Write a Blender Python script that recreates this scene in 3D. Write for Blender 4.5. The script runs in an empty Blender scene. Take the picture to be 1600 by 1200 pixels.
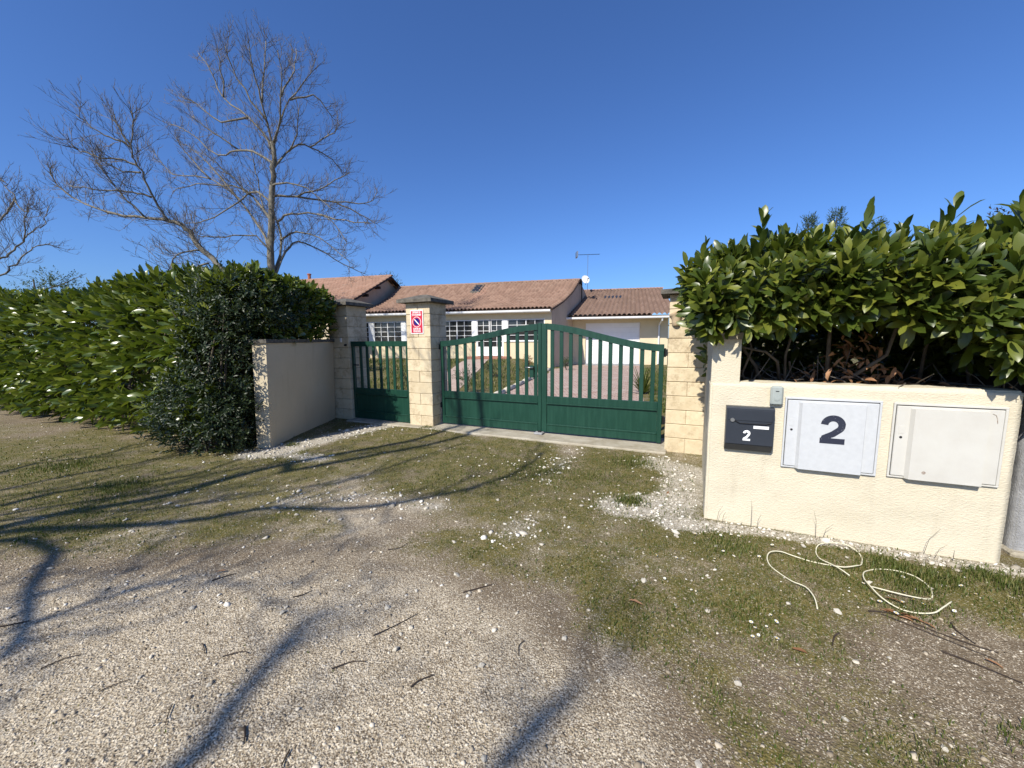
import bpy, bmesh, math, random
import numpy as np
from mathutils import Vector, Matrix

random.seed(7); RNG = np.random.default_rng(7)
R = math.radians
SC = bpy.context.scene
COL = SC.collection

# ------------------------------------------------------------------ camera
cam_d = bpy.data.cameras.new('camera'); cam = bpy.data.objects.new('camera', cam_d); COL.objects.link(cam)
cam_d.sensor_fit = 'HORIZONTAL'; cam_d.sensor_width = 36.0; cam_d.lens = 13.5
cam_d.clip_start = 0.05; cam_d.clip_end = 6000
PITCH = R(6.65); ROLL = math.atan(45 / 5150.0)
_f = Vector((0, math.cos(PITCH), -math.sin(PITCH))); _r = Vector((1, 0, 0)); _u = _r.cross(_f)
_r2 = math.cos(ROLL) * _r - math.sin(ROLL) * _u; _u2 = math.cos(ROLL) * _u + math.sin(ROLL) * _r
cam.matrix_world = Matrix(((_r2.x, _u2.x, -_f.x, 0), (_r2.y, _u2.y, -_f.y, 0), (_r2.z, _u2.z, -_f.z, 1.5), (0, 0, 0, 1)))
SC.camera = cam
SC.render.resolution_x = 1024; SC.render.resolution_y = 768

# ------------------------------------------------------------------ light
SUN_EL, SUN_AZ = R(42), R(37)          # azimuth of the light's travel, clockwise from +Y
w = bpy.data.worlds.new('World'); SC.world = w; w.use_nodes = True
wn = w.node_tree.nodes; wl = w.node_tree.links
sky = wn.new('ShaderNodeTexSky'); sky.sky_type = 'NISHITA'; sky.sun_disc = False
sky.sun_elevation = SUN_EL; sky.sun_rotation = R(180) + SUN_AZ
sky.altitude = 0; sky.air_density = 1.0; sky.dust_density = 0.9; sky.ozone_density = 10.0
wn['Background'].inputs[1].default_value = 0.11
tint = wn.new('ShaderNodeMix'); tint.data_type = 'RGBA'; tint.blend_type = 'MULTIPLY'; tint.inputs[0].default_value = 1.0; tint.inputs[7].default_value = (0.79, 0.905, 1.10, 1)   # the phone's cooler rendition of the blue
wl.new(sky.outputs[0], tint.inputs[6]); wl.new(tint.outputs[2], wn['Background'].inputs[0])
sun_d = bpy.data.lights.new('sun', 'SUN'); sun = bpy.data.objects.new('sun', sun_d); COL.objects.link(sun)
sun_d.energy = 5.0; sun_d.angle = R(0.53); sun_d.color = (1.0, 0.945, 0.84)
_d = Vector((math.sin(SUN_AZ) * math.cos(SUN_EL), math.cos(SUN_AZ) * math.cos(SUN_EL), -math.sin(SUN_EL)))
sun.rotation_euler = _d.to_track_quat('-Z', 'Y').to_euler(); sun.location = (-6, -8, 12)
vs = SC.view_settings; vs.view_transform = 'Standard'; vs.look = 'None'; vs.gamma = 1; vs.use_curve_mapping = False
vs.exposure = 0.42

# ------------------------------------------------------------------ helpers
def tag(o, label=None, cat=None, group=None, kind=None):
    if label: o['label'] = label
    if cat: o['category'] = cat
    if group: o['group'] = group
    if kind: o['kind'] = kind
    return o

def empty(name, loc=(0, 0, 0), rz=0.0):
    o = bpy.data.objects.new(name, None); COL.objects.link(o)
    o.location = loc; o.rotation_euler = (0, 0, rz); o.empty_display_size = 0.2
    return o

def link(name, me, mat=None, parent=None, loc=None, rot=None, smooth=False):
    if mat is not None and len(me.materials) == 0: me.materials.append(mat)
    o = bpy.data.objects.new(name, me); COL.objects.link(o)
    if parent is not None: o.parent = parent
    if loc is not None: o.location = loc
    if rot is not None: o.rotation_euler = rot
    if smooth: me.polygons.foreach_set('use_smooth', np.ones(len(me.polygons), bool))
    return o

class MB:
    """collects vertices and faces of ONE mesh"""
    def __init__(s): s.v = []; s.f = []; s.m = []
    def add(s, vs, fs, mi=0):
        b = len(s.v); s.v += [tuple(p) for p in vs]; s.f += [tuple(i + b for i in f) for f in fs]; s.m += [mi] * len(fs); return s
    def box(s, x0, x1, y0, y1, z0, z1, c=0.0, mi=0):
        if c <= 0:
            v = [(x, y, z) for z in (z0, z1) for y in (y0, y1) for x in (x0, x1)]
            f = [(0, 2, 3, 1), (4, 5, 7, 6), (0, 1, 5, 4), (2, 6, 7, 3), (0, 4, 6, 2), (1, 3, 7, 5)]
            return s.add(v, f, mi)
        bm = bmesh.new(); bmesh.ops.create_cube(bm, size=1)
        for q in bm.verts: q.co = Vector(((x0 + x1) / 2 + q.co.x * (x1 - x0), (y0 + y1) / 2 + q.co.y * (y1 - y0), (z0 + z1) / 2 + q.co.z * (z1 - z0)))
        bmesh.ops.bevel(bm, geom=bm.edges[:], offset=c, segments=1, affect='EDGES')
        bm.verts.index_update(); vs_ = [q.co[:] for q in bm.verts]; fs_ = [[q.index for q in f.verts] for f in bm.faces]; bm.free()
        return s.add(vs_, fs_, mi)
    def prism(s, poly, axis, a0, a1, mi=0):
        """poly in the two other axes, extruded along axis (0,1,2) from a0 to a1"""
        n = len(poly); v = []
        for a in (a0, a1):
            for p in poly:
                q = list(p); q.insert(axis, a); v.append(q)
        f = [tuple(range(n)), tuple(range(2 * n - 1, n - 1, -1))] + [(i, i + n, (i + 1) % n + n, (i + 1) % n) for i in range(n)]
        return s.add(v, f, mi)
    def tube(s, pts, rad, sides=6, cap=True, mi=0):
        pts = [Vector(p) for p in pts]; n = len(pts)
        if not hasattr(rad, '__len__'): rad = [rad] * n
        up = Vector((0.31, 0.17, 0.93)); v = []; f = []
        for i, p in enumerate(pts):
            t = (pts[min(i + 1, n - 1)] - pts[max(i - 1, 0)])
            if t.length < 1e-9: t = Vector((0, 0, 1))
            t.normalize(); a = t.cross(up)
            if a.length < 1e-3: a = t.cross(Vector((1, 0, 0)))
            a.normalize(); b = t.cross(a)
            for k in range(sides):
                w_ = 2 * math.pi * k / sides; v.append(p + rad[i] * (math.cos(w_) * a + math.sin(w_) * b))
        for i in range(n - 1):
            for k in range(sides):
                k2 = (k + 1) % sides; f.append((i * sides + k, i * sides + k2, (i + 1) * sides + k2, (i + 1) * sides + k))
        if cap: f.append(tuple(range(sides))); f.append(tuple(range(n * sides - 1, (n - 1) * sides - 1, -1)))
        return s.add(v, f, mi)
    def lathe(s, prof, cx=0, cy=0, sides=16, mi=0):
        v = []; f = []
        for r_, z in prof:
            for k in range(sides):
                a = 2 * math.pi * k / sides; v.append((cx + r_ * math.cos(a), cy + r_ * math.sin(a), z))
        for i in range(len(prof) - 1):
            for k in range(sides):
                k2 = (k + 1) % sides; f.append((i * sides + k, i * sides + k2, (i + 1) * sides + k2, (i + 1) * sides + k))
        f.append(tuple(range(sides - 1, -1, -1))); f.append(tuple(range((len(prof) - 1) * sides, len(prof) * sides)))
        return s.add(v, f, mi)
    def mesh(s, name):
        me = bpy.data.meshes.new(name); me.from_pydata(s.v, [], s.f)
        if any(s.m): me.polygons.foreach_set('material_index', s.m)
        bm = bmesh.new(); bm.from_mesh(me); bmesh.ops.recalc_face_normals(bm, faces=bm.faces); bm.to_mesh(me); bm.free()
        me.update(); return me
    def build(s, name, mat, parent=None, loc=None, rot=None, smooth=False):
        me = s.mesh(name)
        for m_ in (mat if isinstance(mat, (list, tuple)) else [mat]): me.materials.append(m_)
        return link(name, me, None, parent, loc, rot, smooth)

def np_mesh(name, V, F, mat, parent=None, smooth=False, rnd=None):
    """fast mesh from numpy arrays; F is (n,3) or (n,4)"""
    me = bpy.data.meshes.new(name); V = np.asarray(V, np.float32); F = np.asarray(F, np.int32); k = F.shape[1]
    me.vertices.add(len(V)); me.vertices.foreach_set('co', V.ravel())
    me.loops.add(F.size); me.loops.foreach_set('vertex_index', F.ravel())
    me.polygons.add(len(F)); me.polygons.foreach_set('loop_start', np.arange(0, F.size, k, dtype=np.int32))
    if smooth: me.polygons.foreach_set('use_smooth', np.ones(len(F), bool))
    if rnd is not None:
        a = me.attributes.new('rnd', 'FLOAT', 'FACE'); a.data.foreach_set('value', np.asarray(rnd, np.float32))
    me.update(calc_edges=True); me.validate()
    return link(name, me, mat, parent)

# value noise for layout (numpy)
_perm = RNG.random((256, 256))
def vnoise(x, y, s, seed=0):
    x = np.asarray(x, float) * s + 37.7 * seed + 1000; y = np.asarray(y, float) * s + 91.3 * seed + 1000
    xi = np.floor(x).astype(int); yi = np.floor(y).astype(int); fx = x - xi; fy = y - yi
    fx = fx * fx * (3 - 2 * fx); fy = fy * fy * (3 - 2 * fy)
    g = lambda a, b: _perm[a % 256, b % 256]
    return (g(xi, yi) * (1 - fx) + g(xi + 1, yi) * fx) * (1 - fy) + (g(xi, yi + 1) * (1 - fx) + g(xi + 1, yi + 1) * fx) * fy
def fbm(x, y, s, seed=0, o=4):
    t = 0; a = 0.5; n = 0
    for i in range(o): t = t + a * vnoise(x, y, s * 2 ** i, seed + i); n += a; a *= 0.55
    return t / n
def sstep(a, b, x): t = np.clip((x - a) / (b - a), 0, 1); return t * t * (3 - 2 * t)

# ------------------------------------------------------------------ materials
class NT:
    def __init__(s, name):
        s.m = bpy.data.materials.new(name); s.m.use_nodes = True; s.t = s.m.node_tree; s.n = s.t.nodes
        s.b = s.n['Principled BSDF']; s.out = s.n['Material Output']; s.co = None
    def L(s, a, b): s.t.links.new(a, b); return s
    def coord(s, kind='Object', scale=None):
        c = s.n.new('ShaderNodeTexCoord').outputs[kind]
        if scale:
            mp = s.n.new('ShaderNodeMapping'); mp.inputs['Scale'].default_value = scale; s.L(c, mp.inputs[0]); c = mp.outputs[0]
        return c
    def noise(s, vec, scale, detail=4, rough=0.6, dist=0.0):
        q = s.n.new('ShaderNodeTexNoise'); q.inputs['Scale'].default_value = scale; q.inputs['Detail'].default_value = detail
        q.inputs['Roughness'].default_value = rough; q.inputs['Distortion'].default_value = dist; s.L(vec, q.inputs['Vector']); return q.outputs['Fac']
    def voro(s, vec, scale, feat='F1', out='Distance', rand=1.0):
        q = s.n.new('ShaderNodeTexVoronoi'); q.feature = feat; q.inputs['Scale'].default_value = scale; q.inputs['Randomness'].default_value = rand
        s.L(vec, q.inputs['Vector']); return q.outputs[out]
    def ramp(s, fac, stops):
        q = s.n.new('ShaderNodeValToRGB'); e = q.color_ramp.elements
        while len(e) < len(stops): e.new(0.5)
        for i, (p, c) in enumerate(stops):
            e[i].position = p; e[i].color = (*c, 1) if hasattr(c, '__len__') else (c, c, c, 1)
        s.L(fac, q.inputs[0]); return q.outputs[0]
    def mix(s, a, b, fac, mode='MIX'):
        q = s.n.new('ShaderNodeMix'); q.data_type = 'RGBA'; q.blend_type = mode
        for i, val in ((6, a), (7, b)):
            if hasattr(val, 'is_linked'): s.L(val, q.inputs[i])
            else: q.inputs[i].default_value = (*val, 1)
        if hasattr(fac, 'is_linked'): s.L(fac, q.inputs[0])
        else: q.inputs[0].default_value = fac
        return q.outputs[2]
    def math(s, op, a, b=0.0):
        q = s.n.new('ShaderNodeMath'); q.operation = op
        for i, val in ((0, a), (1, b)):
            if hasattr(val, 'is_linked'): s.L(val, q.inputs[i])
            else: q.inputs[i].default_value = val
        return q.outputs[0]
    def attr(s, name, out='Fac'):
        q = s.n.new('ShaderNodeAttribute'); q.attribute_name = name; return q.outputs[out]
    def bump(s, h, dist=0.01, strength=0.6, prev=None):
        q = s.n.new('ShaderNodeBump'); q.inputs['Distance'].default_value = dist; q.inputs['Strength'].default_value = strength
        s.L(h, q.inputs['Height'])
        if prev is not None: s.L(prev, q.inputs['Normal'])
        s.L(q.outputs[0], s.b.inputs['Normal']); return q.outputs[0]
    def color(s, c):
        if hasattr(c, 'is_linked'): s.L(c, s.b.inputs['Base Color'])
        else: s.b.inputs['Base Color'].default_value = (*c, 1)
    def set(s, rough=0.8, spec=0.3, metal=0.0):
        s.b.inputs['Roughness'].default_value = rough; s.b.inputs['Specular IOR Level'].default_value = spec; s.b.inputs['Metallic'].default_value = metal; return s

def simple(name, c1, c2=None, scale=8, rough=0.7, spec=0.3, bump=0.0, bscale=60, metal=0.0, objrand=0.0, coord='Object'):
    q = NT(name); q.set(rough, spec, metal); co = q.coord(coord)
    c2 = c2 or tuple(x * 0.8 for x in c1)
    col = q.mix(c1, c2, q.ramp(q.noise(co, scale, 5, 0.65), [(0.35, 0.0), (0.68, 1.0)]))
    if objrand:
        oi = q.n.new('ShaderNodeObjectInfo').outputs['Random']
        col = q.mix(col, q.ramp(oi, [(0, (0.75, 0.74, 0.72)), (1, (1.12, 1.1, 1.05))]), objrand, 'MULTIPLY')
    q.color(col)
    if bump: q.bump(q.noise(co, bscale, 4, 0.6), bump, 0.7)
    return q.m

def m_stone_block():
    q = NT('cream_stone'); q.set(0.9, 0.15); co = q.coord('Object'); geo = q.n.new('ShaderNodeNewGeometry').outputs['Position']
    col = q.mix((0.63, 0.535, 0.375), (0.56, 0.465, 0.315), q.ramp(q.noise(geo, 9, 4), [(0.4, 0.0), (0.65, 1.0)]))
    st = q.mix(q.noise(geo, 14, 6, 0.75), q.noise(geo, 3.0, 3), 0.5)
    col = q.mix(col, (0.30, 0.225, 0.14), q.math('MULTIPLY', q.ramp(st, [(0.505, 0.0), (0.63, 1.0)]), 0.75))
    oi = q.n.new('ShaderNodeObjectInfo').outputs['Random']
    col = q.mix(col, q.ramp(oi, [(0, (0.88, 0.865, 0.83)), (1, (1.04, 1.035, 1.02))]), 0.85, 'MULTIPLY')
    q.color(col); h = q.mix(q.noise(co, 40, 5, 0.7), q.noise(co, 9, 3), 0.4); q.bump(h, 0.012, 0.55); return q.m

def m_render(name, c, c2, sc=1.0):
    """scraped roughcast: horizontal drag marks, faint stains"""
    q = NT(name); q.set(0.92, 0.12); co = q.coord('Object', (1, 1, 2.3))
    g = q.noise(co, 34, 5, 0.65, 1.2); g2 = q.voro(co, 55); h = q.mix(g, g2, 0.35)
    co2 = q.coord('Object')
    col = q.mix(c, c2, q.ramp(q.noise(co2, 1.7, 6, 0.7), [(0.35, 0.0), (0.7, 1.0)]))
    co3 = q.coord('Object', (5, 5, 0.6)); col = q.mix(col, tuple(x * 0.78 for x in c2), q.math('MULTIPLY', q.ramp(q.noise(co3, 1.6, 5, 0.7), [(0.55, 0.0), (0.75, 1.0)]), 0.4))
    q.color(col); q.bump(h, 0.0075 * sc, 0.7); return q.m

def m_leaf(name, ca, cb, young, rough=0.32, trans=0.25, spec=0.5):
    q = NT(name); q.set(rough, spec)
    ri = q.n.new('ShaderNodeNewGeometry').outputs['Random Per Island']; oi = q.n.new('ShaderNodeObjectInfo').outputs['Random']
    f = q.math('FRACT', q.math('ADD', ri, q.math('MULTIPLY', oi, 7.31)))
    col = q.ramp(f, [(0.0, ca), (0.55, cb), (0.9, young), (1.0, tuple(x * 1.25 for x in young))])
    col = q.mix(col, tuple(x * 1.35 for x in cb), q.math('MULTIPLY', q.noise(q.coord('Object'), 22, 2), 0.25))
    q.color(col)
    tr = q.n.new('ShaderNodeBsdfTranslucent'); q.L(q.mix(col, (0.30, 0.42, 0.03), 0.35), tr.inputs[0])
    ms = q.n.new('ShaderNodeMixShader'); ms.inputs[0].default_value = trans
    q.L(q.b.outputs[0], ms.inputs[1]); q.L(tr.outputs[0], ms.inputs[2]); q.L(ms.outputs[0], q.out.inputs[0]); return q.m

def m_roof(name, a, b, c):
    q = NT(name); q.set(0.88, 0.2); r_ = q.attr('rnd'); geo = q.coord('Object')
    col = q.mix(q.ramp(r_, [(0.0, a), (0.5, b), (1.0, c)]), b, 0.45)
    col = q.mix(col, (0.10, 0.075, 0.055), q.math('MULTIPLY', q.ramp(q.noise(geo, 1.1, 6, 0.7), [(0.45, 0.0), (0.72, 1.0)]), 0.30))
    q.color(col); return q.m

M = {}
M['stone'] = m_stone_block()
M['mortar'] = simple('mortar', (0.33, 0.27, 0.18), rough=0.95, bump=0.004)
M['cap'] = simple('mossy_cap', (0.075, 0.07, 0.06), (0.17, 0.155, 0.13), 14, 0.95, 0.1, 0.012, 50)
M['render'] = m_render('cream_render', (0.595, 0.535, 0.41), (0.545, 0.485, 0.36))
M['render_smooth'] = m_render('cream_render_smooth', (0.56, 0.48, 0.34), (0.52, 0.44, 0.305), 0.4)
M['house'] = m_render('house_render', (0.66, 0.56, 0.38), (0.60, 0.50, 0.33), 0.4)
M['house_pink'] = m_render('gable_render', (0.52, 0.41, 0.31), (0.44, 0.35, 0.26), 0.4)
M['concrete'] = simple('grey_concrete', (0.33, 0.33, 0.33), (0.24, 0.24, 0.245), 18, 0.95, 0.15, 0.012, 90)
M['threshold'] = simple('threshold_concrete', (0.42, 0.385, 0.31), (0.27, 0.235, 0.17), 3.5, 0.95, 0.1, 0.01, 60)
def m_gate():
    q = NT('green_gate_paint'); q.set(0.42, 0.4); co = q.coord('Object', (9, 9, 0.9))
    col = q.mix((0.005, 0.037, 0.023), (0.014, 0.060, 0.039), q.ramp(q.noise(co, 2.2, 6, 0.7), [(0.42, 0.0), (0.75, 1.0)]))
    q.color(col); return q.m
M['gate'] = m_gate()
M['iron'] = simple('black_iron', (0.015, 0.015, 0.016), rough=0.5)
M['steel'] = simple('steel', (0.45, 0.45, 0.44), rough=0.35, metal=0.9)
M['white'] = simple('white_paint', (0.80, 0.80, 0.78), (0.72, 0.72, 0.70), 3, 0.45)
M['pvc'] = simple('white_door_pvc', (0.80, 0.80, 0.79), (0.74, 0.74, 0.73), 2, 0.4)
M['cab_cool'] = simple('cool_white_cabinet', (0.50, 0.51, 0.515), (0.46, 0.47, 0.475), 30, 0.5, 0.35, 0.001, 300)
M['cab_warm'] = simple('warm_white_cabinet', (0.53, 0.515, 0.465), (0.49, 0.47, 0.42), 6, 0.55, 0.3, 0.001, 300)
M['cab_dark'] = simple('cabinet_lock_black', (0.02, 0.02, 0.02), rough=0.6)
M['mail'] = simple('anthracite_mailbox', (0.022, 0.027, 0.036), (0.027, 0.032, 0.042), 5, 0.45, 0.4)
M['mail_under'] = simple('mailbox_underside', (0.055, 0.058, 0.062), rough=0.6)
M['print'] = simple('white_print', (0.85, 0.85, 0.84), rough=0.5)
def m_num():
    q = NT('worn_black_sticker'); q.set(0.5, 0.3); co = q.coord('Object')
    q.color(q.mix((0.025, 0.028, 0.045), (0.42, 0.44, 0.47), q.ramp(q.voro(co, 75), [(0.06, 1.0), (0.13, 0.0)]))); return q.m
M['num'] = m_num()
M['rust'] = simple('rusty_mark', (0.22, 0.16, 0.12), (0.40, 0.36, 0.31), 120, 0.8)
M['bell'] = simple('grey_bell_plastic', (0.33, 0.36, 0.34), (0.28, 0.31, 0.29), 12, 0.5)
M['red'] = simple('red_sign', (0.55, 0.03, 0.06), rough=0.45)
M['blue'] = simple('sign_blue', (0.02, 0.012, 0.16), rough=0.45)
M['bark'] = simple('pale_bark', (0.24, 0.22, 0.175), (0.10, 0.092, 0.075), 7, 0.95, 0.1, 0.02, 30)
M['bark_dark'] = simple('dark_bark', (0.13, 0.11, 0.09), (0.07, 0.06, 0.05), 9, 0.95, 0.1, 0.01, 40)
M['twig'] = simple('twig_bark', (0.165, 0.145, 0.122), (0.10, 0.088, 0.075), 5, 0.95, 0.1)
M['laurel'] = m_leaf('laurel_leaf', (0.034, 0.058, 0.007), (0.074, 0.108, 0.012), (0.175, 0.195, 0.026), 0.30, 0.20, 0.55)
M['laurel2'] = m_leaf('laurel_leaf_near', (0.030, 0.050, 0.008), (0.062, 0.088, 0.012), (0.170, 0.180, 0.026), 0.34, 0.24, 0.5)
M['shrub'] = m_leaf('dark_shrub_leaf', (0.010, 0.019, 0.007), (0.017, 0.030, 0.010), (0.034, 0.050, 0.018), 0.45, 0.10, 0.35)
M['ever'] = m_leaf('evergreen_leaf', (0.030, 0.050, 0.022), (0.050, 0.075, 0.032), (0.075, 0.10, 0.045), 0.6, 0.2, 0.25)
M['prunus'] = m_leaf('purple_leaf', (0.030, 0.022, 0.022), (0.050, 0.034, 0.034), (0.07, 0.05, 0.05), 0.6, 0.2, 0.25)
M['dead'] = m_leaf('dead_leaf', (0.16, 0.075, 0.035), (0.25, 0.125, 0.06), (0.36, 0.20, 0.11), 0.6, 0.15, 0.25)
M['grass'] = m_leaf('grass_blade', (0.045, 0.068, 0.012), (0.080, 0.100, 0.020), (0.21, 0.18, 0.075), 0.55, 0.25, 0.25)
M['ground_twig'] = simple('dry_twig_bark', (0.060, 0.045, 0.036), (0.035, 0.027, 0.022), 30, 0.95, 0.1)
M['stem'] = simple('hedge_stem', (0.12, 0.10, 0.075), (0.06, 0.05, 0.04), 14, 0.95, 0.1, 0.005, 60)
M['roof'] = m_roof('brown_tiles', (0.165, 0.100, 0.073), (0.235, 0.148, 0.108), (0.32, 0.215, 0.16))
M['roof_o'] = m_roof('orange_tiles', (0.225, 0.130, 0.093), (0.285, 0.172, 0.125), (0.35, 0.225, 0.168))
M['roof_d'] = m_roof('dark_brown_tiles', (0.115, 0.073, 0.056), (0.165, 0.108, 0.083), (0.235, 0.16, 0.125))
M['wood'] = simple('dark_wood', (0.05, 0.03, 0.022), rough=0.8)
M['terracotta'] = simple('terracotta', (0.36, 0.13, 0.07), (0.28, 0.10, 0.06), 10, 0.85)
M['lampglass'] = simple('sandy_lamp_bowl', (0.55, 0.43, 0.28), (0.42, 0.31, 0.19), 25, 0.75, 0.3, 0.003, 90)
M['yellow'] = simple('yellow_lid', (0.75, 0.52, 0.02), rough=0.4)
M['bin'] = simple('dark_bin', (0.03, 0.032, 0.03), rough=0.5)
M['shed'] = simple('dark_red_boards', (0.085, 0.018, 0.02), rough=0.7)
M['cable'] = simple('cream_cable', (0.66, 0.62, 0.46), (0.58, 0.54, 0.38), 30, 0.55)
M['rock'] = simple('pale_limestone', (0.58, 0.54, 0.45), (0.42, 0.385, 0.32), 9, 0.9, 0.2, 0.003, 120, objrand=0.6)
M['petal'] = simple('daisy_white', (0.70, 0.70, 0.67), rough=0.6)
M['pollen'] = simple('daisy_yellow', (0.70, 0.46, 0.02), rough=0.6)
def m_glass():
    q = NT('window_glass'); q.set(0.04, 0.6); q.color(q.mix((0.012, 0.014, 0.016), (0.04, 0.04, 0.038), q.noise(q.coord('Object'), 1.4, 2))); return q.m
M['glass'] = m_glass()
def m_pebble():
    q = NT('pebbles'); q.set(0.9, 0.2); ri = q.n.new('ShaderNodeNewGeometry').outputs['Random Per Island']
    q.color(q.ramp(ri, [(0.0, (0.16, 0.125, 0.085)), (0.35, (0.34, 0.285, 0.205)), (0.7, (0.46, 0.40, 0.305)), (1.0, (0.62, 0.56, 0.45))])); return q.m
M['pebble'] = m_pebble()
def m_white_pebble():
    q = NT('white_pebbles'); q.set(0.9, 0.2); ri = q.n.new('ShaderNodeNewGeometry').outputs['Random Per Island']
    q.color(q.ramp(ri, [(0.0, (0.30, 0.265, 0.205)), (0.5, (0.52, 0.48, 0.40)), (1.0, (0.70, 0.665, 0.59))])); return q.m
M['wpebble'] = m_white_pebble()

def m_ground():
    q = NT('ground_soil'); q.set(0.95, 0.12); co = q.coord('Object')
    z = q.attr('zones', 'Color'); sp = q.n.new('ShaderNodeSeparateColor'); q.L(z, sp.inputs[0]); gr, wh, br = sp.outputs[0], sp.outputs[1], sp.outputs[2]
    n1 = q.noise(co, 1.3, 6, 0.7); n2 = q.noise(co, 8, 6, 0.75); n3 = q.noise(co, 60, 4, 0.7)
    cell = q.voro(co, 105, out='Color'); sc = q.n.new('ShaderNodeSeparateColor'); q.L(cell, sc.inputs[0]); cr = sc.outputs[0]
    cell2 = q.voro(co, 230, out='Color'); sc2 = q.n.new('ShaderNodeSeparateColor'); q.L(cell2, sc2.inputs[0]); cr2 = sc2.outputs[0]
    grain = q.ramp(cr, [(0.0, (0.33, 0.27, 0.185)), (0.5, (0.46, 0.39, 0.28)), (1.0, (0.63, 0.55, 0.415))])
    dark = q.mix((0.125, 0.094, 0.060), (0.205, 0.160, 0.108), q.ramp(q.mix(n2, n3, 0.5), [(0.38, 0.0), (0.66, 1.0)]))
    cov = q.math('ADD', q.math('ADD', q.math('MULTIPLY', cr2, 0.75), q.math('MULTIPLY', n2, 0.55)), q.math('MULTIPLY', n1, 0.55))
    road = q.mix(dark, grain, q.ramp(q.math('MULTIPLY', cov, 0.55), [(0.40, 0.0), (0.51, 1.0)]))
    soil = q.mix(dark, grain, q.math('MULTIPLY', q.ramp(q.math('MULTIPLY', cov, 0.55), [(0.61, 0.0), (0.69, 1.0)]), 0.85))
    moss = q.mix((0.058, 0.064, 0.012), (0.175, 0.138, 0.050), q.ramp(q.mix(n2, n3, 0.55), [(0.40, 0.0), (0.60, 1.0)]))
    moss = q.mix(moss, soil, q.ramp(q.mix(q.noise(co, 3.2, 6, 0.75), n3, 0.25), [(0.49, 0.0), (0.60, 0.7)]))
    white = q.mix((0.27, 0.235, 0.175), (0.55, 0.505, 0.42), q.ramp(cr, [(0.2, 0.0), (0.9, 1.0)]))
    jig = q.math('MULTIPLY', q.math('SUBTRACT', q.mix(n2, n3, 0.6), 0.5), 1.5)
    def th(a): return q.ramp(q.math('ADD', a, jig), [(0.38, 0.0), (0.62, 1.0)])
    col = q.mix(road, soil, th(br)); col = q.mix(col, moss, th(gr)); col = q.mix(col, white, th(wh))
    spk = q.math('MULTIPLY', q.ramp(cr2, [(0.90, 0.0), (0.93, 1.0)]), 0.45)
    col = q.mix(col, (0.52, 0.48, 0.40), spk)
    q.color(col)
    h = q.mix(q.voro(co, 105), n3, 0.5); b1 = q.bump(h, 0.012, 0.8); q.bump(n2, 0.03, 0.5, b1); return q.m
M['ground'] = m_ground()

def m_paver():
    q = NT('pink_pavers'); q.set(0.9, 0.15); co = q.coord('Object')
    br = q.n.new('ShaderNodeTexBrick'); q.L(co, br.inputs['Vector']); br.inputs['Scale'].default_value = 1.0
    br.inputs['Brick Width'].default_value = 0.21; br.inputs['Row Height'].default_value = 0.11; br.inputs['Mortar Size'].default_value = 0.012; br.inputs['Mortar Smooth'].default_value = 0.2
    br.inputs['Color1'].default_value = (0.47, 0.35, 0.29, 1); br.inputs['Color2'].default_value = (0.39, 0.255, 0.205, 1); br.inputs['Mortar'].default_value = (0.15, 0.105, 0.08, 1)
    col = q.mix(br.outputs['Color'], (0.50, 0.42, 0.36), q.math('MULTIPLY', q.ramp(q.noise(co, 2.5, 5, 0.7), [(0.4, 0.0), (0.65, 1.0)]), 0.55))
    q.color(col); q.bump(br.outputs['Fac'], -0.01, 0.8); return q.m
M['paver'] = m_paver()
M['path'] = simple('pale_pink_path', (0.46, 0.36, 0.30), (0.35, 0.26, 0.21), 6, 0.95, 0.1, 0.01, 40)
M['step'] = simple('brick_step', (0.36, 0.17, 0.12), (0.27, 0.13, 0.09), 9, 0.9)

# ------------------------------------------------------------------ site frame
TH = R(-23.7)
E = np.array([math.cos(TH), math.sin(TH)]); N = np.array([-E[1], E[0]])
PB = np.array([1.605, 3.077])            # left front corner of the meter wall: the boundary line runs through it
PP = np.array([-1.81, 6.68])             # front left corner of the middle pillar: the pillar line runs through it
def site(s, o, base=PB): q = base + s * E + o * N; return float(q[0]), float(q[1])

def kerb_x(y): return (y - 11.5) * 0.262 - 0.02
def zfun(x, y):
    x = np.asarray(x, float); y = np.asarray(y, float)
    g = 0.50 * sstep(9.0, 18.5, y) * sstep(0.05, 1.6, kerb_x(y) - x)
    near = 0.05 * (fbm(x, y, 0.55, 3, 3) - 0.5) * sstep(0.2, 1.5, 7.5 - y + 0 * x)
    return g + near

# ------------------------------------------------------------------ ground
def axis(lo, hi, step, far):
    a = list(np.arange(lo, hi + 1e-6, step)); d = step; p = hi
    while p < far: d *= 1.35; p += d; a.append(p)
    d = step; p = lo; b = []
    while p > -far: d *= 1.35; p -= d; b.append(p)
    return np.array(b[::-1] + a)

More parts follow.
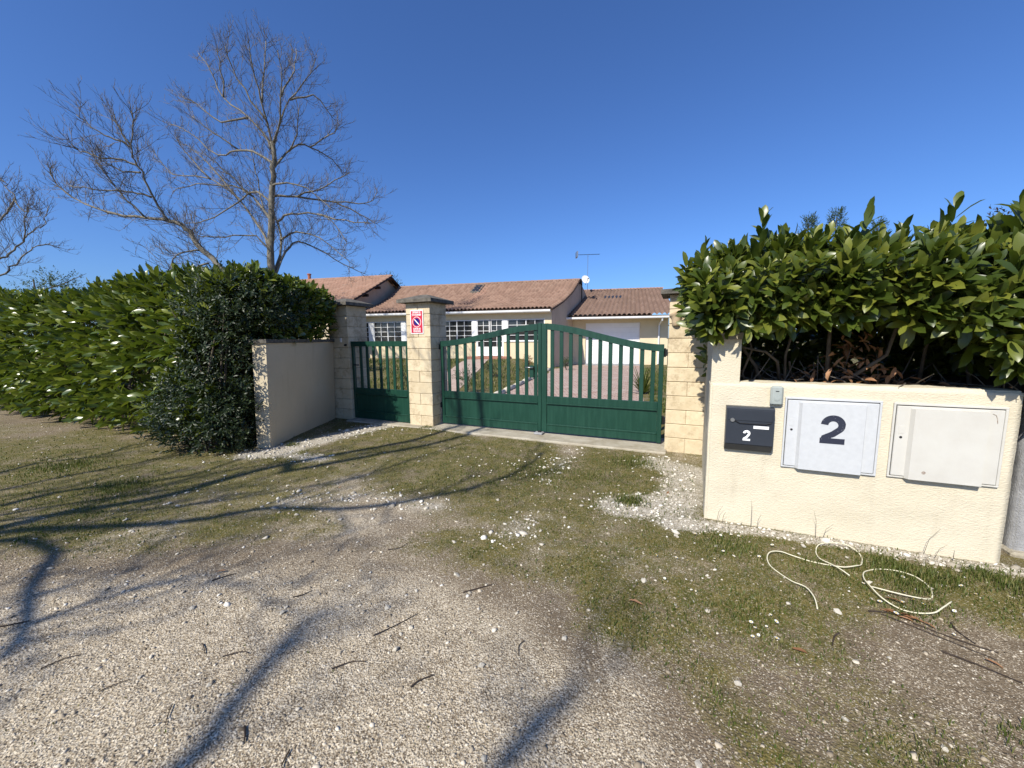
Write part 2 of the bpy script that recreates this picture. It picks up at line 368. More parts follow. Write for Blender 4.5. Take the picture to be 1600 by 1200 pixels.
ROAD = np.array([(-9, 3.0), (-5.2, 2.4), (-3.085, 2.147), (-2.495, 2.326), (-1.92, 2.387), (-1.228, 2.275), (-0.579, 2.114), (-0.011, 1.853), (0.415, 1.542), (0.523, 1.292), (0.528, 1.183), (0.5, 0.2), (0.3, -30)])
def blob(x, y, cx, cy, rx, ry=None, ang=0.0):
    ry = ry or rx; dx = x - cx; dy = y - cy; c, s_ = math.cos(ang), math.sin(ang)
    u = (dx * c + dy * s_) / rx; v = (-dx * s_ + dy * c) / ry; return np.exp(-(u * u + v * v))
def caps(x, y, pts, r):
    out = np.zeros_like(x)
    for (ax, ay), (bx, by) in zip(pts[:-1], pts[1:]):
        t = np.clip(((x - ax) * (bx - ax) + (y - ay) * (by - ay)) / ((bx - ax) ** 2 + (by - ay) ** 2 + 1e-9), 0, 1)
        d = np.hypot(x - ax - t * (bx - ax), y - ay - t * (by - ay)); out = np.maximum(out, np.exp(-(d / r) ** 2))
    return out
def zones(x, y):
    x = np.asarray(x, float); y = np.asarray(y, float)
    wob = 0.55 * (fbm(x, y, 1.1, 11) - 0.5)
    # 1 on the grass side of the road edge
    yr = np.interp(x, ROAD[:9, 0], ROAD[:9, 1])
    beyond = sstep(-0.30, 0.75, y - yr + wob)
    right = sstep(-0.30, 0.55, x - np.interp(y, ROAD[::-1][:6, 1], ROAD[::-1][:6, 0], left=0.5, right=0.0) + wob) * (x > -0.2)
    beyond = np.maximum(beyond, right)
    n = fbm(x, y, 1.6, 21)
    gr = beyond * (0.62 + 1.0 * (n - 0.42))
    gr += 0.45 * blob(x, y, 0.3, 4.3, 0.8, 0.6) + 0.4 * blob(x, y, 1.08, 3.4, 0.18) + 0.35 * blob(x, y, 1.45, 4.5, 0.45) + 0.22 * caps(x, y, [(1.5, 2.6), (2.5, 2.36), (3.4, 1.95)], 0.26)
    gr += 0.30 * blob(x, y, 1.25, 2.0, 0.4, 0.35) + 0.25 * blob(x, y, -1.0, 4.6, 1.4, 0.8) + 0.30 * blob(x, y, -5.2, 4.4, 1.8, 0.8, -0.4)
    gr -= 0.30 * blob(x, y, 1.7, 1.15, 1.1, 0.5) + 0.30 * blob(x, y, 2.6, 1.45, 0.8, 0.5) + 0.45 * blob(x, y, -1.2, 3.2, 0.9, 0.5) + 0.35 * blob(x, y, 0.7, 4.9, 0.25, 0.9, -0.35)
    wh = 0.80 * caps(x, y, [(-3.45, 5.05), (-2.9, 5.6), (-2.6, 6.3), (-2.2, 6.75)], 0.33) + 0.55 * caps(x, y, [(-3.1, 5.0), (-2.4, 4.7)], 0.22)
    wh += 0.46 * caps(x, y, [(-2.1, 3.5), (-1.25, 3.55), (-0.75, 3.3)], 0.26) + 0.80 * caps(x, y, [(1.0, 3.3), (1.5, 3.35), (2.0, 4.2), (1.75, 4.5)], 0.30)
    wh += 0.62 * caps(x, y, [(1.3, 2.95), (1.75, 2.9), (2.35, 2.68), (3.2, 2.30)], 0.12) + 0.40 * blob(x, y, 0.0, 2.9, 0.35) + 0.42 * caps(x, y, [(0.35, 3.9), (0.75, 5.0)], 0.2)
    wh *= 0.55 + 0.9 * fbm(x, y, 2.6, 31)
    br = beyond * (0.30 + 0.75 * (fbm(x, y, 1.9, 41) - 0.35)) + 0.75 * blob(x, y, 1.6, 1.1, 1.3, 0.9) + 0.6 * blob(x, y, 2.6, 1.3, 1.2, 0.8) + 0.35 * blob(x, y, -6.5, 5.0, 2.5, 1.0, -0.4)
    br += 0.42 * (fbm(x, y, 0.9, 51) - 0.42) * (1 - beyond) + 0.40 * np.exp(-((y - yr + wob - 0.15) / 0.42) ** 2) * (x < 0.4)
    gard = sstep(0.1, 0.5, (x - PP[0]) * N[0] + (y - PP[1]) * N[1] - 0.4)
    gr = gr * (1 - gard) + gard * 0.85; wh = wh * (1 - gard); br = br * (1 - gard) + gard * 0.4
    far = sstep(9, 14, np.hypot(x, y)) * (1 - gard); gr = gr * (1 - far) + 0.5 * far; br = br * (1 - far) + 0.75 * far; hb = sstep(-1.3, -0.6, (x - PB[0]) * N[0] + (y - PB[1]) * N[1]) * (x < -4.2) * (1 - gard); br = np.maximum(br, 0.8 * hb); gr = gr * (1 - 0.2 * hb)
    return np.clip(gr, 0, 1), np.clip(wh, 0, 1), np.clip(br, 0, 1)

gx = axis(-6.0, 4.4, 0.034, 2500); gy = axis(0.7, 7.4, 0.034, 2500)
X, Y = np.meshgrid(gx, gy); nx, ny = len(gx), len(gy)
Zr = zfun(X, Y)
fine = (np.abs(X) < 7) & (Y > 0) & (Y < 7.6)
Zr = Zr + np.where(fine, 0.010 * (fbm(X, Y, 9, 61, 3) - 0.5) + 0.006 * (fbm(X, Y, 26, 62, 2) - 0.5), 0)
V = np.stack([X.ravel(), Y.ravel(), Zr.ravel()], 1)
ii = np.arange(nx * ny).reshape(ny, nx)
F = np.stack([ii[:-1, :-1].ravel(), ii[:-1, 1:].ravel(), ii[1:, 1:].ravel(), ii[1:, :-1].ravel()], 1)
ground = np_mesh('ground', V, F, M['ground'], smooth=True)
g_, w_, b_ = zones(X.ravel(), Y.ravel())
ca = ground.data.color_attributes.new('zones', 'FLOAT_COLOR', 'POINT')
ca.data.foreach_set('color', np.stack([g_, w_, b_, np.ones_like(g_)], 1).astype(np.float32).ravel())
tag(ground, kind='structure')

def sheet(name, left, right, ys, mat, lift, n=10):
    Vs = []
    for y in ys:
        for k in range(n + 1):
            x = left(y) + (right(y) - left(y)) * k / n; Vs.append((x, y, float(zfun(x, y)) + lift))
    m = len(ys); Fs = [(j * (n + 1) + k, j * (n + 1) + k + 1, (j + 1) * (n + 1) + k + 1, (j + 1) * (n + 1) + k) for j in range(m - 1) for k in range(n)]
    return tag(np_mesh(name, Vs, Fs, mat, smooth=True), kind='structure')
drive_l = lambda y: max(kerb_x(y) + 0.10, float(np.interp(y, [5.0, 6.5, 10.5], [1.9, -1.25, -0.2])) if y < 10.5 else -9)
drive_r = lambda y: 3.37 + (y - 9.77) * 0.323
def gate_clip(y): return (PP[1] + 0.62 * N[1] - y) / 0.439 + PP[0] + 0.62 * N[0]
sheet('driveway', lambda y: max(drive_l(y), gate_clip(y)) if y < 8 else drive_l(y), drive_r, np.linspace(5.45, 22.6, 60), M['paver'], 0.012)
path_c = lambda y: float(np.interp(y, [7.6, 11, 15, 19.6], [-2.35, -2.05, -1.75, -1.6]))
sheet('path', lambda y: path_c(y) - 0.62, lambda y: path_c(y) + 0.5, np.linspace(7.6, 19.3, 30), M['path'], 0.014)
# kerb logs between lawn and drive
for i in range(9):
    y0 = 9.6 + i * 1.15; y1 = y0 + 1.08; x0, x1 = kerb_x(y0), kerb_x(y1)
    k = MB().tube([(x0, y0, float(zfun(x0, y0)) + 0.04), ((x0 + x1) / 2 + random.uniform(-.02, .02), (y0 + y1) / 2, float(zfun(x0, y0)) + 0.05), (x1, y1, float(zfun(x1, y1)) + 0.04)], [0.075, 0.085, 0.07], 8)
    tag(k.build('kerb_stone', M['rock'], smooth=True), 'pale rounded edging stone between lawn and paved drive', 'kerb stone', 'edging stones along the drive')
# concrete threshold under the gates
t = empty('threshold', site(0, 0, PP) + (0,), TH); tag(t, kind='structure')
MB().box(-1.36, 4.22, -0.16, 0.62, -0.1, 0.022, 0.012).build('slab', M['threshold'], t)
# low concrete step at garage door and brick step at the french door are built with their houses

# ------------------------------------------------------------------ gate pillars
def pillar(s0, h, label, cap_h=0.15, n=11):
    root = empty('gate_pillar', site(s0, 0, PP) + (0,), TH); tag(root, label, 'pillar', 'gate pillars')
    ch = h / n; W = 0.49
    MB().box(0.010, W - 0.010, 0.010, W - 0.010, -0.1, h).build('core', M['mortar'], root)
    half = W / 2
    for i in range(n):
        z0 = i * ch + 0.003 - (0.06 if i == 0 else 0); z1 = (i + 1) * ch - 0.003
        j = lambda: random.uniform(-0.0025, 0.0025)
        if i % 2 == 0:
            parts = [(0, half - 0.002, 0, W), (half + 0.002, W, 0, W)]
        else:
            parts = [(0, W, 0, half - 0.002), (0, W, half + 0.002, W)]
        for (a, b, c, d) in parts:
            MB().box(a + j(), b + j(), c + j(), d + j(), z0, z1, 0.006).build('block', M['stone'], root)
    o = 0.105; c = MB()
    b = [(-o, -o), (W + o, -o), (W + o, W + o), (-o, W + o)]
    z0 = h + 0.002; v = [(x, y, z0) for x, y in b] + [(x, y, z0 + 0.055) for x, y in b] + [(W / 2 - .06, W / 2 - .06, h + cap_h), (W / 2 + .06, W / 2 - .06, h + cap_h), (W / 2 + .06, W / 2 + .06, h + cap_h), (W / 2 - .06, W / 2 + .06, h + cap_h)]
    f = [(3, 2, 1, 0), (8, 9, 10, 11)] + [(i, (i + 1) % 4, (i + 1) % 4 + 4, i + 4) for i in range(4)] + [(i + 4, (i + 1) % 4 + 4, (i + 1) % 4 + 8, i + 8) for i in range(4)]
    c.add(v, f).build('cap', M['cap'], root)
    return root
P1 = pillar(-1.85, 2.15, 'cream block gate pillar in shade beside the pedestrian gate and left wing wall')
P2 = pillar(0.0, 2.125, 'sunlit cream block gate pillar carrying the red no-parking sign')
P3 = pillar(4.19, 2.05, 'cream block gate pillar with the wall lamp, half covered by the laurel hedge', 0.10)
MB().box(0.30, 0.335, -0.022, 0.002, 1.47, 1.55, 0.004).build('bell_push', M['white'], P1)
MB().box(0.40, 0.45, -0.018, 0.002, 1.40, 1.435).build('latch_plate', M['iron'], P1)
def hinge(par, x, y, z, s):
    m = MB().box(x - 0.02, x + 0.02, y - 0.03, y + 0.03, z - 0.045, z + 0.045, 0.004); m.tube([(x + s * 0.03, y, z - 0.06), (x + s * 0.03, y, z + 0.06)], 0.014, 8); m.build('hinge', M['iron'], par)
hinge(P2, 0.505, 0.27, 0.36, 1); hinge(P2, 0.505, 0.27, 1.38, 1); hinge(P3, -0.012, 0.27, 0.36, -1); hinge(P3, -0.012, 0.27, 1.30, -1)

# ------------------------------------------------------------------ gates
def gate(name, s0, s1, off, zl, zr, slats, label, curve=None, bottom=0.05, right_handle=False, stile=(0.055, 0.055)):
    root = empty(name, site(s0, off, PP) + (0,), TH); tag(root, label, 'gate', None if name == 'pedestrian_gate' else 'leaves of the driveway gate')
    Wd = s1 - s0; T = 0.024
    def top(x):
        t = x / Wd; t = 0.8 * (t * t * (3 - 2 * t)) + 0.2 * t if curve else t
        return zl + (zr - zl) * t
    a, b = stile
    MB().box(0, a, -T, T, bottom, top(0) - 0.006, 0.004).build('stile', M['gate'], root)
    MB().box(Wd - b, Wd, -T, T, bottom - 0.01, top(Wd) + (0.004 if curve else -0.006), 0.004).build('stile', M['gate'], root)
    m = MB(); n = 22; v = []; f = []
    xa, xb = (0.0, Wd) if not curve else ((0.0, Wd - b - 0.0015) if curve > 0 else (a + 0.0015, Wd))
    for i in range(n + 1):
        x = xa + (xb - xa) * i / n; z = top(x); v += [(x, -T - .004, z - 0.095), (x, T + .004, z - 0.095), (x, T + .004, z), (x, -T - .004, z)]
    for i in range(n):
        k = 4 * i
        for q in range(4): f.append((k + q, k + (q + 1) % 4, k + 4 + (q + 1) % 4, k + 4 + q))
    f += [(0, 1, 2, 3), (4 * n + 3, 4 * n + 2, 4 * n + 1, 4 * n)]
    m.add(v, f).build('top_rail', M['gate'], root)
    MB().box(a + .001, Wd - b - .001, -T + .002, T - .002, 0.51, 0.615, 0.004).build('middle_rail', M['gate'], root)
    MB().box(a + .001, Wd - b - .001, -T + .002, T - .002, bottom, 0.165, 0.004).build('bottom_rail', M['gate'], root)
    MB().box(a + .001, Wd - b - .001, -T - .006, -T + 0.012, 0.158, 0.182, 0.005).build('moulding', M['gate'], root)
    MB().box(a + .001, Wd - b - .001, -T - .010, -T + 0.012, 0.493, 0.512, 0.004).build('moulding', M['gate'], root)
    MB().box(a + .002, Wd - b - .002, -0.006, 0.006, 0.163, 0.512).build('panel', M['gate'], root)
    for sx in slats:
        MB().box(sx - s0 - 0.028, sx - s0 + 0.028, -0.012, 0.012, 0.612, top(sx - s0) - 0.09, 0.003).build('slat', M['gate'], root)
    return root
SL = [0.683, 0.848, 1.01, 1.17, 1.33, 1.49, 1.65, 1.808, 1.966, 2.12, 2.275]
SR = [2.545, 2.69, 2.835, 2.98, 3.125, 3.272, 3.418, 3.564, 3.71, 3.853, 4.0]
gl = gate('gate_leaf', 0.525, 2.372, 0.25, 1.478, 1.735, SL, 'green driveway gate leaf with lever handle, next to the sign pillar', 1, 0.045)
grr = gate('gate_leaf', 2.376, 4.135, 0.25, 1.74, 1.41, SR, 'green driveway gate leaf on the right, in front of the garage', -1, 0.05, stile=(0.085, 0.06))
pg = gate('pedestrian_gate', -1.335, -0.012, 0.06, 1.485, 1.485, [-1.335 + 0.055 + 0.155 * (i + 1) for i in range(7)], 'narrow green pedestrian gate between two pillars, half in shade', None, 0.035)
hm = MB().tube([(1.72, -0.035, 1.06), (1.72, -0.075, 1.06)], 0.011, 8).tube([(1.725, -0.075, 1.06), (1.60, -0.075, 1.062)], 0.010, 8); hm.build('handle', M['steel'], gl, smooth=True)
MB().box(1.66, 1.73, -0.045, -0.026, 0.90, 1.09, 0.006).build('lock_case', M['gate'], gl)
hm = MB().tube([(0.10, -0.03, 1.05), (0.10, -0.075, 1.05), (0.22, -0.075, 1.05)], 0.010, 8); hm.build('handle', M['iron'], pg)
gs = empty('gate_stop', site(2.36, 0.20, PP) + (0.02,), TH); tag(gs, 'small grey stop block on the threshold where the leaves meet', 'gate stop')
MB().box(-0.07, 0.07, -0.10, 0.02, 0, 0.035, 0.01).build('base', M['concrete'], gs); MB().box(-0.02, 0.03, -0.05, -0.01, 0.035, 0.055, 0.004).build('catch', M['iron'], gs)

# ------------------------------------------------------------------ walls
wl_ = empty('wing_wall', (0, 0, 0)); tag(wl_, 'shaded cream rendered wing wall between the dark shrub and the pedestrian gate', 'wall')
def quad_wall(pts, z0, z1, name, mat, parent, lean=0.0):
    n = len(pts); v = [(x, y, z0) for x, y in pts] + [(x + lean, y, z1) for x, y in pts]
    f = [tuple(range(n)), tuple(range(2 * n - 1, n - 1, -1))] + [(i, (i + 1) % n, (i + 1) % n + n, i + n) for i in range(n)]
    return MB().add(v, f).build(name, mat, parent)
WLp = [(-3.625, 5.31), (-3.425, 5.295), (-3.452, 7.36), (-3.66, 7.38)]
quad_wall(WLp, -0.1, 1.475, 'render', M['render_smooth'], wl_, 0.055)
quad_wall([(-3.60, 5.28), (-3.345, 5.265), (-3.372, 7.36), (-3.63, 7.38)], 1.477, 1.53, 'coping', M['cap'], wl_)

wr = empty('wing_wall', (0, 0, 0)); tag(wr, 'cream rendered wing wall ending in a stub pier under the laurel hedge', 'wall')
c0 = site(0.0, 0.004); c1 = site(0.2, 0.004); c2 = (2.60, 4.66); c3 = (2.405, 4.74)
quad_wall([c0, c1, c2, c3], -0.1, 1.485, 'render', M['render'], wr)
cp = MB(); cp.v = []
quad_wall([site(-0.02, -0.022), site(0.225, -0.022), site(0.235, 0.27), site(-0.01, 0.27)], 1.487, 1.535, 'capstone', M['threshold'], wr)

mw = empty('meter_wall', site(0, 0) + (0,), TH); tag(mw, 'low cream roughcast wall holding the mailbox and two meter cabinets', 'wall')
# subdivided front so that its arrises are slightly uneven
def rough_wall(x0, x1, y0, y1, z0, z1, step=0.035, amp=0.0035, seed=5):
    bm = bmesh.new(); bmesh.ops.create_cube(bm, size=1)
    for q in bm.verts: q.co = Vector(((x0 + x1) / 2 + q.co.x * (x1 - x0), (y0 + y1) / 2 + q.co.y * (y1 - y0), (z0 + z1) / 2 + q.co.z * (z1 - z0)))
    bmesh.ops.bevel(bm, geom=bm.edges[:], offset=0.012, segments=2, affect='EDGES')
    for e_ in range(1):
        for ax, (a, b) in enumerate(((x0, x1), (y0, y1), (z0, z1))):
            k = int((b - a) / step)
            for i in range(1, k):
                p = [0, 0, 0]; p[ax] = a + (b - a) * i / k; n = [0, 0, 0]; n[ax] = 1
                bmesh.ops.bisect_plane(bm, geom=bm.verts[:] + bm.edges[:] + bm.faces[:], plane_co=p, plane_no=n)
    for q in bm.verts:
        c = q.co; a = (float(vnoise(c.x + c.y, c.z + 3, 11, seed)) - 0.5) * 2 * amp + (float(vnoise(c.x + c.y, c.z, 30, seed + 2)) - 0.5) * amp
        if abs(c.y - y0) < 0.02: c.y += a
        if abs(c.z - z1) < 0.02: c.z += a * 1.5
        if abs(c.x - x0) < 0.02 or abs(c.x - x1) < 0.02: c.x += a
    me = bpy.data.meshes.new('render'); bm.to_mesh(me); bm.free(); return me
link('render', rough_wall(0.0, 1.752, 0.0, 0.21, -0.08, 1.148), M['render'], mw, smooth=True)
cw = empty('concrete_wall', site(1.905, 0.20) + (0,), TH); tag(cw, 'raw grey concrete wall end at the right edge beside the meter wall', 'wall')
link('slab', rough_wall(0.0, 1.6, 0.0, 0.2, -0.08, 1.08, 0.06, 0.006, 9), M['concrete'], cw, smooth=True)
MB().box(-0.02, 1.6, -0.05, 0.22, -0.08, 0.03, 0.015).build('footing', M['threshold'], cw)

# ------------------------------------------------------------------ things on the meter wall
def text_mesh(body, size, sx=1.0, bold=0.0, depth=0.0008):
    cu = bpy.data.curves.new('lettering', 'FONT'); cu.body = body; cu.size = size; cu.offset = bold; cu.extrude = depth; cu.align_x = 'CENTER'; cu.resolution_u = 4
    ob = bpy.data.objects.new('tmp', cu); COL.objects.link(ob); dg = bpy.context.evaluated_depsgraph_get()
    me = bpy.data.meshes.new_from_object(ob.evaluated_get(dg)); bpy.data.objects.remove(ob)
    me.transform(Matrix.Diagonal((sx, 1, 1, 1))); return me
def put_two(par, x, z, h, w_, st, y, mat, name='number'):
    """a heavy grotesque 2: bowl and diagonal as one ribbon, foot as a bar"""
    r_ = w_ / 2 - st / 2; cx, cz = w_ / 2, h - w_ / 2; path = []
    for k in range(19):
        a_ = math.radians(178 - k * 12.0); path.append((cx + r_ * math.cos(a_), cz + r_ * math.sin(a_)))
    path += [(w_ * 0.52, h * 0.345), (st * 0.56, st * 0.95), (st * 0.5, st * 0.5)]
    L, Rr = [], []
    for i, (px, pz) in enumerate(path):
        q0, q1 = path[max(i - 1, 0)], path[min(i + 1, len(path) - 1)]; tx, tz = q1[0] - q0[0], q1[1] - q0[1]; l = math.hypot(tx, tz); tx, tz = tx / l, tz / l
        hw = st * 0.5 * (1.0 if i < 15 else 0.94); L.append((px - tz * hw, pz + tx * hw)); Rr.append((px + tz * hw, pz - tx * hw))
    L = [(max(a_, 0), max(c, 0.0)) for a_, c in L]; Rr = [(max(a_, 0), max(c, 0.0)) for a_, c in Rr]
    n = len(path); v = [(x + a_, yy, z + c) for yy in (y, y - 0.0010) for a_, c in L + Rr]; f = []
    for i in range(n - 1):
        for b_ in (0, 2 * n): f.append((b_ + i, b_ + i + 1, b_ + n + i + 1, b_ + n + i))
        f.append((i, i + 1, 2 * n + i + 1, 2 * n + i)); f.append((n + i, n + i + 1, 3 * n + i + 1, 3 * n + i))
    m = MB().add(v, f); m.box(x, x + w_, y - 0.0013, y, z, z + st * 0.92); return m.build(name, mat, par)

mb = empty('mailbox', site(0.115, -0.004) + (0.62,), TH); tag(mb, 'anthracite mailbox with white number and name label on the cream wall', 'mailbox')
Wm, Hm, Dm = 0.318, 0.345, 0.075
MB().prism([(0.0, 0.02), (0.0, Hm), (-Dm + 0.01, Hm), (-Dm, Hm - 0.012), (-Dm, 0.055), (-Dm + 0.045, 0.0), (0.0, 0.0)], 0, 0, Wm).build('body', M['mail'], mb)
MB().box(0.012, Wm - 0.012, -Dm - 0.004, -Dm + 0.004, 0.24, Hm - 0.02, 0.002).build('flap', M['mail'], mb)
MB().tube([(0.06, -Dm - 0.006, 0.237), (0.09, -Dm - 0.010, 0.222), (0.26, -Dm - 0.010, 0.222), (0.30, -Dm - 0.004, 0.235)], 0.003, 6).build('flap_edge', M['iron'], mb)
MB().tube([(0.042, -Dm + .002, 0.242), (0.042, -Dm - 0.010, 0.242)], 0.015, 14).build('lock', M['steel'], mb)
MB().box(0.185, 0.285, -Dm - 0.003, -Dm + 0.001, 0.183, 0.205).build('name_label', M['print'], mb)
put_two(mb, 0.118, 0.085, 0.082, 0.05, 0.0165, -Dm - 0.001, M['print'])
MB().prism([(0.0, -0.003), (-Dm + 0.044, -0.003), (-Dm + 0.002, 0.050), (-Dm + 0.0005, 0.050), (-Dm + 0.046, -0.006), (0.0, -0.006)], 0, 0.001, Wm - 0.001).build('drip_edge', M['mail_under'], mb)

def cabinet(s0, s1, z0, z1, mat, label, number):
    root = empty('meter_cabinet', site(s0, -0.004) + (z0,), TH); tag(root, label, 'meter cabinet', 'meter cabinets on the cream wall')
    W, H = s1 - s0, z1 - z0
    for (a, b, c, d) in ((0, W, H - 0.014, H), (0, W, 0, 0.012), (0, 0.012, 0.012, H - 0.014), (W - 0.014, W, 0.012, H - 0.014)):
        MB().box(a, b, -0.012, 0.01, c, d, 0.002).build('frame', mat, root)
    d = MB().box(0.016, W - 0.018, -0.018, -0.002, 0.016, H - 0.020, 0.003).build('door', mat, root)
    a, b = 0.085, W - 0.085
    MB().prism([(a, -0.0175), (a + 0.016, -0.042), (b - 0.010, -0.042), (b, -0.0175)], 2, 0.004, H - 0.035).build('raised_panel', mat, d)
    MB().tube([(0.048, -0.015, H * 0.55), (0.048, -0.0205, H * 0.55)], 0.008, 12).build('keyhole', M['cab_dark'], d)
    MB().box(0.032, 0.062, -0.0195, -0.017, H * 0.60, H * 0.70, 0.001).build('lock_plate', mat, d)
    if number: put_two(d, W * 0.385, H * 0.40, 0.210, 0.145, 0.044, -0.0425, M['num'])
    else: MB().tube([(0.175, -0.0415, 0.06), (0.175, -0.0428, 0.06)], 0.011, 14).build('stain', M['rust'], d); MB().tube([(W - 0.075, -0.0185, H - 0.045), (W - 0.060, -0.0188, H - 0.052), (W - 0.052, -0.0188, H - 0.075), (W - 0.048, -0.0186, H - 0.105)], 0.0022, 5).build('scratch', M['rust'], d)
    MB().box(0.004, W - 0.004, -0.004, 0.008, 0.004, H - 0.004).build('back', M['cab_dark'], root)
    return root
cabinet(0.506, 1.070, 0.510, 1.050, M['cab_cool'], 'cool white meter cabinet with a big worn black number two', True)
cabinet(1.130, 1.684, 0.517, 1.044, M['cab_warm'], 'blank off-white meter cabinet at the right end of the cream wall', False)
bl = empty('doorbell_box', site(0.405, -0.004) + (0.985,), TH); tag(bl, 'small grey plastic doorbell box above the mailbox corner', 'doorbell')
MB().box(0, 0.082, -0.036, 0, 0, 0.146, 0.012).build('housing', M['bell'], bl, smooth=False)
MB().tube([(0.041, -0.034, 0.055), (0.041, -0.0395, 0.055)], 0.019, 16).build('button', M['bell'], bl)
MB().box(0.03, 0.052, -0.0375, -0.034, 0.105, 0.111).build('slot', M['iron'], bl)

# sign on the middle pillar
sg = empty('parking_sign', site(0.098, -0.006, PP) + (1.605,), TH); tag(sg, 'red no-parking sign with blue roundel on the middle pillar', 'sign')
MB().box(0, 0.265, -0.004, 0.002, 0, 0.40, 0.001).build('plate', M['print'], sg)
MB().box(0.016, 0.249, -0.0055, -0.004, 0.016, 0.384).build('red_field', M['red'], sg)
def disc(r_, y0, y1, z): return MB().tube([(0.1325, y0, z), (0.1325, y1, z)], r_, 40)
disc(0.088, -0.005, -0.0064, 0.20).build('roundel_rim', M['print'], sg); disc(0.080, -0.006, -0.0072, 0.20).build('roundel_ring', M['red'], sg); disc(0.062, -0.006, -0.0080, 0.20).build('roundel', M['blue'], sg)
a = MB(); q = 0.061 * 0.707; w2 = 0.006
a.prism([(0.1325 - q - w2, 0.20 + q - w2), (0.1325 - q + w2, 0.20 + q + w2), (0.1325 + q + w2, 0.20 - q + w2), (0.1325 + q - w2, 0.20 - q - w2)], 1, -0.0088, -0.0070).build('bar', M['print'], sg)
for body, z, sx in (('DÉFENSE DE', 0.345, 0.70), ('STATIONNER', 0.303, 0.70), ('SORTIE DE', 0.070, 0.72), ('VÉHICULES', 0.030, 0.70)):
    link('lettering', text_mesh(body, 0.044, sx, 0.0012), M['print'], sg, (0.1325, -0.0062, z), (R(90), 0, 0))

# lamp on the right pillar
lp = empty('wall_lamp', site(4.19 + 0.085, -0.002, PP) + (1.65,), TH); tag(lp, 'sandy half bowl wall lamp on the right gate pillar', 'lamp')
prof = [(0.040, 0.0), (0.048, 0.008), (0.054, 0.06), (0.060, 0.10), (0.074, 0.135), (0.092, 0.165), (0.086, 0.167), (0.066, 0.135), (0.05, 0.05)]
m = MB(); v = []; f = []; sd = 14
for r_, z in prof:
    for k in range(sd + 1):
        a_ = math.pi + math.pi * k / sd; v.append((r_ * math.cos(a_), r_ * 1.15 * math.sin(a_), z + (0.045 * (math.cos(a_) + 0.4) * z / 0.2 if z > 0.1 else 0)))
for i in range(len(prof) - 1):
    for k in range(sd): f.append((i * (sd + 1) + k, i * (sd + 1) + k + 1, (i + 1) * (sd + 1) + k + 1, (i + 1) * (sd + 1) + k))
f.append(tuple(range(sd + 1))); m.add(v, f).build('bowl', M['lampglass'], lp, smooth=True)
MB().box(-0.042, 0.042, -0.012, 0.0, 0.005, 0.15, 0.004).build('back_plate', M['lampglass'], lp)

# ------------------------------------------------------------------ houses
def tile_roof(name, pos, ncol, nrow, mat, parent, amp=0.028, step=0.03, seed=1, cs=5):
    """pos(u,v)->(x,y,z); curved tiles in courses, one mesh"""
    rg = np.random.default_rng(seed); V = []; F = []; RN = []
    U = np.linspace(0, 1, ncol * cs + 1)
    ph = np.arange(ncol * cs + 1) % cs / cs
    prof = np.abs(np.sin(np.pi * ph)) * amp
    for r_ in range(nrow):
        jz = rg.random(ncol + 1) * 0.010
        for e_ in (0, 1):
            v_ = (r_ + e_ * 1.04) / nrow
            for i, u in enumerate(U):
                x, y, z = pos(u, min(v_, 1.0)); V.append((x, y, z + prof[i] + (step if e_ == 0 else 0.0) + jz[min(i // cs, ncol)]))
    m = len(U)
    for r_ in range(nrow):
        col = rg.random(ncol); b = 2 * r_ * m
        for i in range(m - 1):
            F.append((b + i, b + i + 1, b + m + i + 1, b + m + i)); RN.append(col[i // cs])
        if r_ > 0:
            p = (2 * (r_ - 1) + 1) * m
            for i in range(m - 1): F.append((p + i, p + i + 1, b + i + 1, b + i)); RN.append(col[i // cs] * 0.6)
    return np_mesh(name, V, F, mat, parent, False, RN)
def ridge_tiles(parent, a, b, n, mat, r_=0.11):
    a = Vector(a); b = Vector(b); d = (b - a) / n; V = []; F = []; RN = []
    t = d.normalized(); s_ = t.cross(Vector((0, 0, 1))).normalized()
    for i in range(n):
        for e_, rr in ((0.0, r_ * 1.08), (1.03, r_ * 0.94)):
            p = a + d * (i + e_)
            for k in range(7):
                w_ = math.pi * k / 6; V.append(tuple(p + rr * (math.cos(w_) * s_) + Vector((0, 0, rr * 0.8 * math.sin(w_)))))
        c = random.random()
        for k in range(6): q = i * 14; F.append((q + k, q + k + 1, q + 7 + k + 1, q + 7 + k)); RN.append(0.4 + 0.6 * c)
    return np_mesh('ridge_tiles', V, F, mat, parent, False, RN)
def gutter(parent, a, b, r_=0.065):
    a = Vector(a); b = Vector(b); m = MB(); v = []; f = []
    prof = [(-r_, 0.045), (-r_, -0.02), (-r_ * 0.7, -0.055), (0, -0.07), (r_ * 0.7, -0.055), (r_, -0.02), (r_, 0.045)]
    t = (b - a).normalized(); s_ = t.cross(Vector((0, 0, 1))).normalized()
    for p in (a, b):
        for x, z in prof: v.append(p + s_ * x + Vector((0, 0, z)))
    n = len(prof); f = [(i, i + 1, n + i + 1, n + i) for i in range(n - 1)] + [tuple(range(n)), tuple(range(2 * n - 1, n - 1, -1))]
    return m.add(v, f).build('gutter', M['white'], parent)
